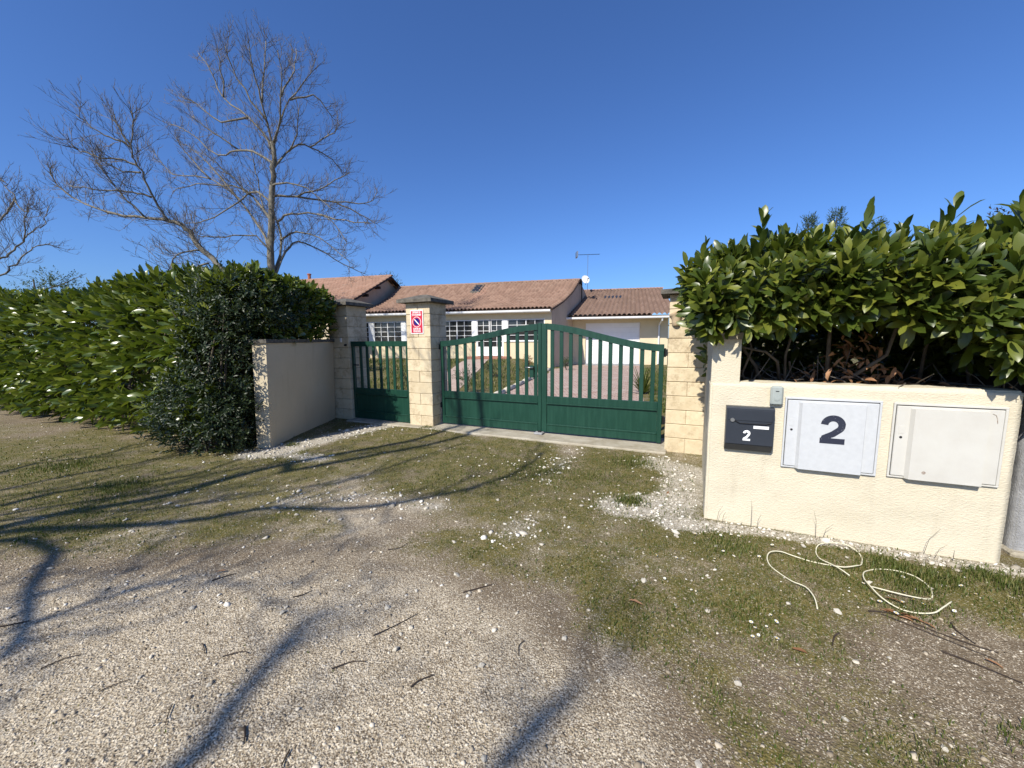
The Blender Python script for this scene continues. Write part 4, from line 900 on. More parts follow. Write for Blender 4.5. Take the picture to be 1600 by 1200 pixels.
# drooping sprays in front of the hollow
sp_ = np.array([site(0.12, -0.10) + (1.66,), site(0.20, -0.12) + (1.60,), site(0.76, -0.06) + (1.72,), site(0.80, 0.02) + (1.66,), site(1.28, -0.05) + (1.66,), site(1.33, -0.08) + (1.60,), site(1.60, -0.06) + (1.42,), site(1.64, -0.02) + (1.34,)])
LA.append(shoots(sp_, np.tile([[-0.1, -0.6, -0.25]], (len(sp_), 1)), 6, 0.11, 0.15, rg, (30, 75)))
P_ = np.concatenate([a[0] for a in LA]); Rm = np.concatenate([a[1] for a in LA]); L_ = np.concatenate([a[2] for a in LA])
so = (P_[:, :2] - PB) @ E; oo = (P_[:, :2] - PB) @ N
bad = (so > -0.05) & (so < 0.24) & (oo > -0.05) & (oo < 0.3) & (P_[:, 2] < 1.56)
leafy(rh, P_, Rm, L_, M['laurel2'], 300, 3, lambda P, Rm: np.where(((P[:, :2] - PB) @ N < 0.22) & (P[:, 0] < 1.36 * P[:, 1]), 1.0, 0.3), ~bad)
# bed of soil behind the wall
bed = empty('planting_bed', site(0, 0) + (0,), TH); tag(bed, kind='structure')
k = 26; V = []; F = []
for j in range(k):
    for i in range(k): xx = 0.24 + 3.0 * i / (k - 1); yy = 0.215 + 1.7 * j / (k - 1); V.append((xx, yy, 1.075 + 0.10 * float(fbm(xx, yy, 3, 81, 3)) - 0.03 + 0.05 * j / k))
F = [(j * k + i, j * k + i + 1, (j + 1) * k + i + 1, (j + 1) * k + i) for j in range(k - 1) for i in range(k - 1)]
np_mesh('soil', V, F, simple('bed_soil', (0.075, 0.052, 0.036), (0.13, 0.095, 0.065), 18, 0.95, 0.1, 0.01, 50), bed, True)
MB().box(0.24, 1.74, 0.215, 1.85, -0.1, 1.0).box(1.741, 3.4, 0.46, 1.85, -0.1, 1.0).build('fill', M['mortar'], bed)
# stems
def sw(s, o, z): return site(s, o) + (z,)
STEMS = [[(0.42, .45, 1.08), (0.36, .38, 1.25), (0.22, .30, 1.45), (0.15, .25, 1.75)], [(0.55, .40, 1.08), (0.50, .32, 1.3), (0.40, .22, 1.38), (0.22, .12, 1.42), (0.10, .10, 1.52)], [(0.58, .40, 1.06), (0.56, .35, 1.35), (0.60, .3, 1.6), (0.66, .25, 1.9)],
         [(0.85, .35, 1.08), (1.00, .30, 1.20), (1.16, .25, 1.36), (1.22, .28, 1.6), (1.30, .3, 1.9)], [(0.86, .40, 1.08), (0.84, .35, 1.45), (0.83, .3, 1.85)], [(0.70, .50, 1.06), (0.62, .45, 1.22), (0.58, .3, 1.30)], [(1.50, .60, 1.06), (1.50, .55, 1.4), (1.56, .5, 1.9)], [(1.75, .5, 1.06), (1.70, .5, 1.5), (1.8, .4, 1.9)], [(0.30, .35, 1.08), (0.25, .28, 1.2), (0.30, .2, 1.4), (0.22, .15, 1.62)]]
for st in STEMS:
    pts = [Vector(sw(*p)) for p in st]; r0 = random.uniform(0.010, 0.018)
    MB().tube(pts, [r0 * (1 - 0.6 * i / len(pts)) for i in range(len(pts))], 7).build('stem', M['stem'], rh, smooth=True)
m = MB()
for k in range(70):
    s0, o0 = random.uniform(0.3, 1.9), random.uniform(.24, .7); a = Vector(sw(s0, o0, 1.10 + random.random() * 0.06)); d = Vector((random.uniform(-1, 1), random.uniform(-.6, .6), random.uniform(-.1, .9))).normalized() * random.uniform(.08, .35)
    m.tube([a, a + d * 0.5 + Vector((0, 0, random.uniform(-.02, .02))), a + d], [0.005, 0.004, 0.002], 4)
tag(m.build('dry_twigs', M['twig'], rh), kind='stuff')
for k in range(190):
    s0 = random.gauss(1.0, 0.17) if k < 125 else random.uniform(0.35, 1.7); o0 = random.uniform(0.22, 0.55); z0 = 1.12 + (random.random() ** 1.6) * 0.42 * math.exp(-((s0 - 1.0) / 0.24) ** 2) + random.random() * 0.03
    o = bpy.data.objects.new('dead_leaf', leaf_me.copy() if k == 0 else dead_me); COL.objects.link(o); o.parent = rh
    if k == 0: dead_me = o.data; dead_me.materials.append(M['dead'])
    L = random.uniform(.06, .105); o.location = sw(s0, o0, z0); o.rotation_euler = (random.uniform(-1, 1), random.uniform(-.4, 1.2), random.uniform(0, 6.28)); o.scale = (L, L * random.uniform(.7, 1), L * random.uniform(1, 3))

# ------------------------------------------------------------------ bare trees
def smooth_path(pts, sub=3):
    pts = [Vector(p) for p in pts]; out = []
    for i in range(len(pts) - 1):
        p0, p1, p2, p3 = pts[max(i - 1, 0)], pts[i], pts[i + 1], pts[min(i + 2, len(pts) - 1)]
        for k in range(sub):
            t = k / sub; out.append(0.5 * ((2 * p1) + (p2 - p0) * t + (2 * p0 - 5 * p1 + 4 * p2 - p3) * t * t + (3 * p1 - p0 - 3 * p2 + p3) * t ** 3))
    out.append(pts[-1]); return out
def twig_run(m, p, d, L, r_, lev, rnd, up, spread):
    n = 4 if L > 0.35 else 3; pts = [p.copy()]; dd = d.normalized()
    for i in range(n):
        dd = (dd + Vector((rnd.gauss(0, .16), rnd.gauss(0, .16), rnd.gauss(0, .12) + up * 0.13))).normalized(); pts.append(pts[-1] + dd * (L / n))
    m.tube(pts, [r_ * (1 - 0.75 * i / n) for i in range(n + 1)], 3, False)
    if lev <= 0: return
    k = max(3, int(L * (8 if lev == 1 else 6.5)))
    for i in range(k):
        t = (i + rnd.random() * 0.9 + 0.3) / (k + 0.4); j = min(int(t * n), n - 1); q = pts[j].lerp(pts[j + 1], min(t * n - j, 1))
        ax = (pts[j + 1] - pts[j]).normalized(); s_ = ax.cross(Vector((rnd.gauss(0, 1), rnd.gauss(0, 1), rnd.gauss(0, 1)))).normalized()
        nd = (ax * rnd.uniform(0.6, 1.0) + s_ * spread + Vector((0, 0, up * 0.35))).normalized(); twig_run(m, q, nd, L * rnd.uniform(0.35, 0.62) * (1.1 - 0.5 * t), r_ * 0.68, lev - 1, rnd, up, spread)
def bare_tree(name, limbs, depth, label, r_trunk, r_limb, seed, bark, twig_mat, dens=6.2, tl=(0.55, 1.5), group=None, ext=None, lev=2, rt=0.0092, up=1.0, k_depth=0.45):
    rnd = random.Random(seed); placed = []; root = None; tw = MB()
    for nm, pts in limbs.items():
        first = nm == 'trunk'
        p3 = []; x0, z0 = pts[0]
        if first: y0 = 0.0; k = rnd.uniform(-.05, .05)
        else:
            y0 = min(placed, key=lambda q: (q.x * depth / q.y - x0) ** 2 + ((q.z - 1.5) * depth / q.y + 1.5 - z0) ** 2).y - depth if placed else 0.0; k = rnd.choice((-1, 1)) * rnd.uniform(0.15, k_depth)
        acc = 0; prev = pts[0]
        for x, z in pts:
            acc += math.hypot(x - prev[0], z - prev[1]); prev = (x, z); dy = (depth + y0 + k * acc) / depth; p3.append(Vector((x * dy, depth * dy, 1.5 + (z - 1.5) * dy)))
        if first:
            b = ext if ext else (p3[0].x, p3[0].z); p3 = [Vector((b[0], depth, -0.1)), Vector(((b[0] + p3[0].x) / 2, depth, p3[0].z * 0.5))] + p3
            root = empty(name, (b[0], depth, 0)); tag(root, label, 'tree', group)
        path = smooth_path(p3, 3); placed += path; n = len(path)
        ln = sum((path[i + 1] - path[i]).length for i in range(n - 1))
        ra, rb = (r_trunk, r_trunk * 0.42) if first else (r_limb * (0.55 + 0.16 * min(ln, 5)), 0.012)
        base = Vector(root.location)
        rad = [ra + (rb - ra) * (i / (n - 1)) ** (0.8 if first else 0.7) for i in range(n)]
        jit = [Vector((rnd.gauss(0, .02), rnd.gauss(0, .03), rnd.gauss(0, .02))) if 0 < i < n - 1 else Vector() for i in range(n)]
        path = [p + j for p, j in zip(path, jit)]
        MB().tube([p - base for p in path], rad, 8 if first else 6).build('trunk' if first else 'branch', bark, root, smooth=True)
        # side shoots
        m_ = int(ln * dens)
        for i in range(m_):
            t = (i + rnd.random()) / m_; t = 0.12 + 0.88 * t if not first else 0.45 + 0.55 * t
            f_ = t * (n - 1); j = min(int(f_), n - 2); q = path[j].lerp(path[j + 1], f_ - j); ax = (path[j + 1] - path[j]).normalized()
            s_ = ax.cross(Vector((rnd.gauss(0, 1), rnd.gauss(0, 1) * 1.2, rnd.gauss(0, 1)))).normalized()
            nd = (ax * rnd.uniform(0.4, 0.9) + s_ * 0.8 + Vector((0, 0, 0.30 * up))).normalized()
            twig_run(tw, q - base, nd, rnd.uniform(*tl) * (1.0 - 0.35 * t), rt, lev, rnd, up, 0.65)
        # the limb's end splits into fine twigs
        for i in range(4 if not first else 0):
            ax = (path[-1] - path[-3]).normalized(); twig_run(tw, path[-1 - i] - base, (ax + Vector((rnd.gauss(0, .35), rnd.gauss(0, .35), rnd.gauss(0.1, .3)))), rnd.uniform(.4, .8), rt * 0.8, lev - 1, rnd, up, 0.6)
    tag(tw.build('twigs', twig_mat, root), kind='stuff'); return root
MAIN_UP = {'A2': [(-8.82, 9.42), (-9.6, 10.53), (-9.99, 11.38), (-10.11, 11.97)], 'A3': [(-8.95, 10.1), (-8.81, 11.16), (-8.66, 12.16)], 'B2': [(-8.24, 10.3), (-7.76, 11.11), (-7.61, 11.88)], 'C2': [(-7.95, 10.17), (-7.08, 10.29), (-6.65, 9.86), (-6.43, 9.54)], 'D2': [(-9.5, 9.6), (-10.52, 9.46), (-11.27, 10.01), (-11.82, 10.33)], 'D3': [(-10.34, 10.28), (-10.35, 11.17), (-10.39, 11.91)], 'E2': [(-9.97, 8.49), (-10.9, 9.14), (-11.54, 9.64)], 'F3': [(-7.34, 8.56), (-6.59, 8.95), (-6.21, 9.32)], 'H2': [(-10.13, 6.77), (-11.12, 8.04), (-11.88, 8.71)], 'H3': [(-11.09, 7.48), (-11.7, 8.15), (-12.2, 8.93)], 'G2': [(-7.91, 6.84), (-6.82, 7.22), (-5.96, 7.66)], 'G3': [(-6.54, 6.65), (-5.69, 6.19), (-4.99, 5.83)], 'N2': [(-7.22, 6.2), (-6.18, 5.96), (-5.23, 5.84)], 'I2': [(-9.58, 6.86), (-10.56, 7.81), (-11.21, 8.37)]}
MAIN = {'trunk': [(-9.12, 3.04), (-9.11, 3.76), (-9.1, 4.82), (-8.95, 6.1), (-8.83, 7.23), (-8.71, 8.13), (-8.69, 8.75)], 'A': [(-8.69, 8.66), (-8.82, 9.42), (-9.07, 10.59), (-9.26, 11.58), (-9.28, 12.15)], 'B': [(-8.69, 8.66), (-8.34, 9.59), (-8.16, 10.75), (-8.26, 11.81)], 'C': [(-8.66, 8.53), (-8.52, 9.01), (-7.95, 10.17), (-7.35, 10.75), (-6.9, 11.56)], 'D': [(-8.75, 8.53), (-8.88, 8.92), (-9.5, 9.6), (-10.34, 10.28), (-10.72, 11.17), (-11.1, 11.75)], 'E': [(-8.75, 7.97), (-9.21, 8.35), (-9.97, 8.49), (-10.74, 8.34), (-11.72, 9.1), (-12.41, 9.37)], 'F': [(-8.71, 7.86), (-7.97, 8.56), (-7.34, 8.56), (-6.55, 8.13), (-6.2, 7.62)], 'F2': [(-8.1, 8.43), (-7.75, 9.0), (-7.64, 9.87)], 'G': [(-8.86, 6.85), (-7.91, 6.84), (-6.54, 6.65), (-5.33, 6.59), (-4.95, 6.98)], 'H': [(-9.08, 4.82), (-9.39, 5.69), (-10.13, 6.77), (-11.09, 7.48), (-12.44, 7.67), (-13.07, 8.52)], 'I': [(-8.96, 5.98), (-9.58, 6.86), (-10.28, 7.2), (-11.55, 7.3), (-12.53, 7.04)], 'J': [(-9.08, 4.82), (-9.6, 5.43), (-10.81, 5.4), (-11.74, 5.45)], 'K': [(-9.06, 3.88), (-8.69, 5.15), (-8.72, 5.96), (-9.11, 6.21), (-9.35, 7.28), (-9.4, 7.8), (-9.51, 8.47)], 'L': [(-9.03, 3.88), (-8.52, 4.87), (-8.03, 5.24), (-7.3, 4.95), (-6.39, 4.4), (-5.56, 4.02)], 'M': [(-8.68, 5.29), (-8.0, 5.58), (-7.18, 5.34), (-6.03, 4.4)], 'N': [(-8.72, 5.96), (-8.24, 6.25), (-7.22, 6.2), (-6.68, 5.94), (-6.16, 5.13)], 'O': [(-8.91, 6.55), (-9.44, 7.01), (-10.32, 6.57), (-11.45, 6.0), (-12.18, 5.9)], 'P': [(-8.83, 7.23), (-8.23, 7.34), (-7.31, 7.0), (-6.64, 6.31)]}
LEAN = {'trunk': [(-8.91, 2.85), (-9.42, 3.74), (-10.06, 4.44), (-10.38, 4.97), (-10.63, 5.23), (-11.08, 5.41)], 'low': [(-11.08, 5.41), (-11.82, 5.54), (-12.88, 5.65), (-13.49, 5.87), (-14.13, 6.17), (-14.58, 6.53), (-14.71, 7.03)], 'up': [(-11.08, 5.41), (-11.4, 5.89), (-11.64, 6.5), (-11.9, 7.11), (-12.05, 7.55), (-11.91, 8.29), (-11.88, 8.72)], 'a': [(-11.9, 7.11), (-12.3, 7.28), (-13.03, 7.37), (-13.67, 7.56), (-13.91, 7.77)], 'b': [(-11.82, 6.91), (-12.38, 6.96), (-12.79, 7.17), (-13.22, 7.42)], 'c': [(-12.03, 7.66), (-12.33, 7.86), (-12.83, 8.05), (-13.3, 8.36), (-13.64, 8.64)], 'd': [(-12.06, 7.76), (-12.38, 8.26), (-12.44, 8.63)], 'e': [(-11.58, 6.15), (-11.99, 6.29), (-12.62, 6.35), (-13.42, 6.4), (-14.14, 6.52)], 'f': [(-11.88, 5.56), (-12.39, 6.1), (-12.85, 6.71), (-13.2, 7.27)], 'g': [(-10.2, 4.48), (-10.75, 4.43), (-11.24, 4.02), (-11.42, 3.55)], 'h': [(-9.93, 4.07), (-10.65, 3.85), (-11.39, 3.65)]}
LEFT = {'trunk': [(-19.88, 3.04), (-19.38, 3.92), (-18.74, 4.36), (-18.04, 4.51)], 'a': [(-18.04, 4.51), (-17.81, 4.53), (-17.5, 4.79), (-17.11, 5.07), (-16.97, 5.28), (-16.65, 5.47), (-16.34, 5.6), (-16.18, 5.92), (-16.04, 6.24)], 'b': [(-19.28, 3.88), (-18.14, 3.87), (-17.63, 4.2), (-17.29, 4.52), (-16.92, 4.74), (-16.46, 4.93), (-15.91, 4.84)], 'c': [(-18.97, 4.32), (-17.83, 5.76), (-17.51, 6.12), (-17.22, 6.5), (-17.43, 6.89), (-17.56, 7.14)], 'd': [(-17.11, 5.07), (-17.0, 5.65), (-16.78, 6.08)], 'e': [(-17.22, 6.5), (-17.0, 6.08), (-16.65, 6.18)]}
MAIN.update(MAIN_UP)
bare_tree('bare_tree', MAIN, 15, 'tall bare tree with straight pale trunk rising behind the hedge', 0.18, 0.042, 3, M['bark'], M['twig'], up=0.7, dens=5.0)
bare_tree('bare_tree', LEAN, 13, 'bare tree leaning left, its forked stem crossing the sky behind the hedge', 0.13, 0.042, 4, M['bark'], M['twig'], up=0.75, dens=7, ext=(-8.1, 0))
bare_tree('bare_tree', LEFT, 14, 'bare dark-branched tree cut by the left edge of the picture', 0.13, 0.040, 5, M['bark'], M['twig'], dens=5.5, ext=(-20.2, 0))

# roadside trees standing behind the photographer's left: their limbs shade the ground and the gate
SH = {'S1': [(-4.206, 2.993), (-4.017, 3.283), (-3.468, 3.624), (-3.184, 4.088), (-2.763, 4.579), (-2.168, 5.045), (-1.531, 5.579), (-1.077, 6.291), (-0.6, 7.0), (-0.2, 7.7)], 'S8': [(-2.6, 4.3), (-2.0, 4.75), (-1.3, 5.3), (-0.75, 5.95), (-0.35, 6.6), (0.1, 7.4)], 'S9': [(-4.519, 3.23), (-4.028, 3.56), (-3.402, 3.924), (-2.898, 4.418)], 'S10': [(-5.24, 3.775), (-5.071, 4.193), (-4.695, 4.706), (-4.568, 5.334)], 'S11': [(-4.357, 3.107), (-3.9, 3.28), (-3.18, 3.372), (-2.435, 3.68), (-1.712, 4.111)], 'S2': [(-4.786, 3.431), (-4.561, 3.81), (-4.133, 3.977), (-3.682, 4.263), (-3.507, 4.857)], 'S3': [(-4.106, 2.918), (-3.67, 2.984), (-2.998, 3.048), (-2.602, 3.156), (-2.41, 3.277), (-2.161, 3.338), (-1.621, 3.3), (-1.129, 3.385), (-0.752, 3.565), (-0.401, 3.767), (0.1, 4.3), (0.4, 5.0)], 'S4': [(-3.933, 2.787), (-3.447, 2.688), (-3.246, 2.559), (-3.024, 2.268), (-2.769, 2.032), (-2.6, 1.883), (-2.462, 1.676)], 'S4b': [(-2.612, 1.906), (-2.439, 2.082), (-2.225, 2.257), (-1.893, 2.352)], 'S5': [(-1.187, 1.217), (-1.177, 1.356), (-1.159, 1.558), (-1.152, 1.738), (-1.107, 1.96)], 'S6': [(-0.035, 1.208), (0.116, 1.37), (0.235, 1.482)], 'S7': [(-5.961, 4.32), (-5.938, 4.665), (-5.489, 4.998), (-5.584, 5.534)]}
KX, KY = math.sin(SUN_AZ) / math.tan(SUN_EL), math.cos(SUN_AZ) / math.tan(SUN_EL)
def cast(pts, h0, h1): return [Vector((x - (h0 + (h1 - h0) * i / (len(pts) - 1)) * KX, y - (h0 + (h1 - h0) * i / (len(pts) - 1)) * KY, h0 + (h1 - h0) * i / (len(pts) - 1))) for i, (x, y) in enumerate(pts)]
def road_tree(base, fork, limbs, label, seed, r_=0.2):
    root = empty('roadside_tree', (base[0], base[1], 0)); tag(root, label, 'tree'); b = Vector(root.location); rnd = random.Random(seed); tw = MB()
    MB().tube([Vector(base) - b + Vector((0, 0, -0.2)), (Vector(base) + Vector(fork)) / 2 - b, Vector(fork) - b], [r_, r_ * 0.85, r_ * 0.7], 12).build('trunk', M['bark_dark'], root, smooth=True)
    for pts, r0, r1, start in limbs:
        p0_ = Vector(start) if start else Vector(fork); p = [p0_, p0_.lerp(pts[0], .35), p0_.lerp(pts[0], .65), p0_.lerp(pts[0], .88)] + pts; path = smooth_path(p, 3); n = len(path)
        MB().tube([q - b for q in path], [max(r0 * 1.3 - (r0 * 1.3 - r1) * i / (n - 1), r1) for i in range(n)], 7).build('branch', M['bark_dark'], root, smooth=True)
        for i in range(10, n, 2):
            ax = (path[i] - path[i - 1]).normalized(); s_ = ax.cross(Vector((rnd.gauss(0, 1), rnd.gauss(0, 1), rnd.gauss(0, 1)))).normalized()
            twig_run(tw, path[i] - b, ax * 0.8 + s_ * 0.6, rnd.uniform(.5, 1.3), 0.012, 2, rnd, 0.4, 0.6)
    tag(tw.build('twigs', M['twig'], root), kind='stuff'); return root
road_tree((-10.2, -4.2, 0), (-10.0, -4.0, 3.4), [(cast(SH['S1'], 5.0, 6.6), 0.062, 0.042, None), (cast(SH['S8'], 6.0, 6.8), 0.045, 0.04, cast(SH['S1'], 5.0, 6.6)[4]), (cast(SH['S2'], 5.4, 6.0), 0.055, 0.02, None), (cast(SH['S3'], 4.6, 5.6), 0.048, 0.02, None), (cast(SH['S4'], 4.4, 4.2), 0.04, 0.026, None), (cast(SH['S4b'], 4.25, 4.8), 0.024, 0.012, cast(SH['S4'], 4.4, 4.2)[5]), (cast(SH['S7'], 5.6, 6.4), 0.05, 0.02, None), (cast(SH['S9'], 5.1, 5.6), 0.035, 0.014, None), (cast(SH['S10'], 5.5, 6.2), 0.035, 0.016, None), (cast(SH['S11'], 4.8, 5.2), 0.03, 0.010, None)], 'bare roadside tree behind the camera to the left, shading the verge', 8)
road_tree((-8.2, -8.2, 0), (-8.0, -7.8, 4.6), [(cast(SH['S5'], 7.5, 8.5), 0.060, 0.035, None), (cast(SH['S6'], 7.5, 8.4), 0.06, 0.035, None)], 'bare roadside tree farther behind the camera', 9)

# ------------------------------------------------------------------ evergreens in the back
def crown(parent, center, rad, n, leaf, mat, seed, sparse=0.0):
    rg = np.random.default_rng(seed); k = 14; u = rg.normal(0, 1, (k, 3)); u /= np.linalg.norm(u, axis=1, keepdims=True); cs = np.array(center) + u * np.array(rad) * 0.62; w_ = rg.integers(0, k, n)
    d = rg.normal(0, 1, (n, 3)); d /= np.linalg.norm(d, axis=1, keepdims=True); P = cs[w_] + d * np.array(rad) * 0.45 * rg.random((n, 1)) ** 0.45
    P, Rm, L = shoots(P, d + np.array([0, 0, .5]) + rg.normal(0, .4, (n, 3)), 6, leaf * 1.6, leaf, rg)
    V, F = leaf_arrays(P, Rm, L); return tag(np_mesh('crown', V, F, mat, parent, True), kind='stuff')
def evergreen(loc, h, rad, label, seed, n=700, leaf=0.09, mat='ever', group=None):
    r0 = empty('evergreen_tree', (loc[0], loc[1], 0)); tag(r0, label, 'tree', group)
    m = MB().tube([(0, 0, -0.1), (0.05, 0, h * 0.5), (0, 0, h * 0.9)], [0.09, 0.06, 0.02], 7); m.build('trunk', M['bark_dark'], r0)
    m = MB(); rnd = random.Random(seed)
    for k in range(14): a = rnd.uniform(0, 6.28); z = h * rnd.uniform(.35, .8); m.tube([(0, 0, z), (math.cos(a) * rad[0] * .5, math.sin(a) * rad[1] * .5, z + .3), (math.cos(a) * rad[0] * .95, math.sin(a) * rad[1] * .95, z + .7)], [0.03, 0.02, 0.006], 5)
    m.build('branches', M['bark_dark'], r0); crown(r0, (0, 0, h - rad[2]), rad, n, leaf, M[mat], seed); return r0
evergreen((-19.4, 16.0), 4.55, (2.5, 1.5, 1.6), 'loose grey-green evergreen below the left bare tree', 11, 2300, 0.095)
evergreen((-8.4, 12.6), 3.75, (1.0, 0.9, 0.9), 'round evergreen bush at the foot of the tall bare tree', 12, 900, 0.06)
evergreen((-7.4, 13.2), 3.35, (0.9, 0.7, 0.7), 'low evergreen bush between the trunk and the orange roof', 13, 600, 0.06)
evergreen((-10.2, 32.0), 7.0, (1.6, 1.5, 1.6), 'distant evergreen showing just above the orange ridge', 14, 500, 0.13)
evergreen((6.9, 5.0), 3.55, (0.75, 0.75, 1.2), 'dark purple-leaved tree at the right edge above the hedge', 15, 1000, 0.055, 'prunus')
def thuja(x, y, h, label, seed):
    r0 = empty('thuja', (x, y, 0)); tag(r0, label, 'conifer', 'conifers behind the right hedge'); rg = np.random.default_rng(seed)
    MB().tube([(0, 0, -0.1), (0, 0, h)], [0.05, 0.006], 6).build('trunk', M['bark_dark'], r0)
    n = 700; t = rg.random(n) ** 0.6; a = rg.random(n) * 6.28; rr = 0.46 * (1 - t) ** 0.8 * (0.4 + 0.6 * rg.random(n)) + 0.015
    P = np.stack([rr * np.cos(a), rr * np.sin(a), 0.3 + (h - 0.25) * t], 1); D = np.stack([np.cos(a) * .6, np.sin(a) * .6, np.ones(n)], 1) + rg.normal(0, .25, (n, 3))
    P, Rm, L = shoots(P, D, 7, 0.09, 0.045, rg, (15, 40)); Rm = Rm * np.array([1, .5, 1])[None, None, :]; V, F = leaf_arrays(P, Rm, L); tag(np_mesh('crown', V, F, M['ever'], r0, True), kind='stuff')
thuja(4.10, 5.5, 3.05, 'first slim conifer tip from the left above the right hedge', 1); thuja(4.52, 5.55, 3.14, 'tallest slim conifer tip above the right hedge', 2); thuja(5.15, 5.6, 3.02, 'last slim conifer tip above the right hedge', 3)

# ------------------------------------------------------------------ garden plants behind the gate
yk = empty('spiky_plant', (3.55, 10.3, 0)); tag(yk, 'spiky green plant at the right edge of the drive', 'plant'); m = MB()
for k in range(60):
    a = random.uniform(0, 6.28); t = random.uniform(.2, 1.1); L = random.uniform(.5, .95); d = Vector((math.cos(a) * math.sin(t), math.sin(a) * math.sin(t), math.cos(t))); s_ = d.cross(Vector((0, 0, 1))).normalized() * 0.022; p = d * L + Vector((0, 0, -0.15 * L * t))
    m.add([-s_, s_, d * L * .5 + s_, d * L * .5 - s_, p], [(0, 1, 2, 3), (3, 2, 4)])
m.build('leaves', M['grass'], yk)
for i, (x, y, h, lab) in enumerate(((-1.25, 10.6, 0.75, 'small leafy rose bush beside the garden path'), (-0.75, 13.5, 0.55, 'low bush on the lawn before the veranda'), (2.6, 18.3, 0.6, 'small shrub at the foot of the house gable'), (-2.75, 10.0, 0.95, 'thin young shrub seen through the pedestrian gate'), (0.75, 17.6, 0.5, 'reddish pot shrub by the veranda wall'))):
    z0 = float(zfun(x, y)); r0 = empty('garden_shrub', (x, y, z0)); tag(r0, lab, 'shrub', 'small garden shrubs')
    crown(r0, (0, 0, h * .6), (h * .5, h * .45, h * .45), 130, 0.05, M['dead'] if i == 4 else M['ever'], 50 + i); m = MB()
    for k in range(7): m.tube([(0, 0, -0.03), (random.uniform(-.1, .1), random.uniform(-.1, .1), h * .4), (random.uniform(-.25, .25), random.uniform(-.2, .2), h * .85)], [0.012, 0.008, 0.003], 5)
    m.build('stems', M['stem'], r0)

# ------------------------------------------------------------------ loose cover of the ground
ICO = None
def rocks(n, P, size, seed, mat, name, flat=0.55):
    global ICO
    if ICO is None:
        bm = bmesh.new(); bmesh.ops.create_icosphere(bm, subdivisions=1, radius=1); bm.verts.index_update(); ICO = (np.array([q.co[:] for q in bm.verts]), np.array([[q.index for q in f.verts] for f in bm.faces])); bm.free()
    rg = np.random.default_rng(seed); bv, bf = ICO; k = len(bv)
    var = np.stack([bv * (1 + 0.32 * rg.normal(0, 1, (k, 1))).clip(.55, 1.5) for _ in range(12)]); w_ = rg.integers(0, 12, n); q = var[w_].copy()
    q *= np.stack([0.8 + 0.5 * rg.random(n), 0.65 + 0.4 * rg.random(n), flat * (0.7 + 0.6 * rg.random(n))], 1)[:, None, :] * size[:, None, None]
    a = rg.random(n) * 6.28; c, s_ = np.cos(a)[:, None], np.sin(a)[:, None]; x = q[..., 0] * c - q[..., 1] * s_; y = q[..., 0] * s_ + q[..., 1] * c
    tx = rg.normal(0, .25, (n, 1)); z = q[..., 2] + x * tx
    V = np.stack([x + P[:, 0:1], y + P[:, 1:2], z + P[:, 2:3]], 2).reshape(-1, 3); F = (bf[None] + (np.arange(n) * k)[:, None, None]).reshape(-1, 3)
    return tag(np_mesh(name, V, F, mat), kind='stuff')
rg = np.random.default_rng(77)
def inview(x, y, mrg=1.42): return (np.abs(x) < mrg * y + 0.25)
def blocked(x, y):
    """inside a wall, pillar, threshold or slab"""
    s_ = (x - PB[0]) * E[0] + (y - PB[1]) * E[1]; o = (x - PB[0]) * N[0] + (y - PB[1]) * N[1]; s2 = (x - PP[0]) * E[0] + (y - PP[1]) * E[1]; o2 = (x - PP[0]) * N[0] + (y - PP[1]) * N[1]
    return ((s_ > -0.03) & (o > -0.01)) & (o < 1.9) & (s_ < 4) | (o2 > -0.02)
def ground_z(x, y): return zfun(x, y) + 0.010 * (fbm(x, y, 9, 61, 3) - 0.5) + 0.006 * (fbm(x, y, 26, 62, 2) - 0.5)
def scatter(n, f, ylo=0.85, yhi=7.2, power=1.0):
    """candidate points, denser near the camera, thinned by f(g,w,b)"""
    y = ylo * (yhi / ylo) ** rg.random(n); x = (rg.random(n) * 2 - 1) * 1.45 * (y + 0.1); g, w_, b = zones(x, y); k = (rg.random(n) < f(g, w_, b, x, y)) & ~blocked(x, y); return x[k], y[k], g[k], w_[k], b[k]
# fine road gravel
x, y, g, w_, b = scatter(42000, lambda g, w_, b, x, y: np.clip(0.95 - 0.8 * g - 0.25 * b, 0.06, 1) * (0.4 + 0.8 * fbm(x, y, 3.5, 91, 3)))
sz = np.clip(0.0027 * np.exp(rg.normal(0, .5, len(x))) * (0.8 + 0.28 * y), 0.0018, 0.016); rocks(len(x), np.stack([x, y, ground_z(x, y) + 0.0005], 1), sz, 1, M['pebble'], 'gravel')
# white limestone chippings
x, y, g, w_, b = scatter(60000, lambda g, w_, b, x, y: np.clip(1.35 * (w_ - 0.13), 0.0, 1) * (0.35 + 0.9 * fbm(x, y, 6, 99, 3)) + 0.010 * (y > 1.9), 1.2)
sz = np.clip(0.0085 * np.exp(rg.normal(0, .45, len(x))) * (0.75 + 0.10 * y), 0.004, 0.034); rocks(len(x), np.stack([x, y, ground_z(x, y) + 0.002], 1), sz, 2, M['wpebble'], 'limestone_chippings')
print('chips', len(x))
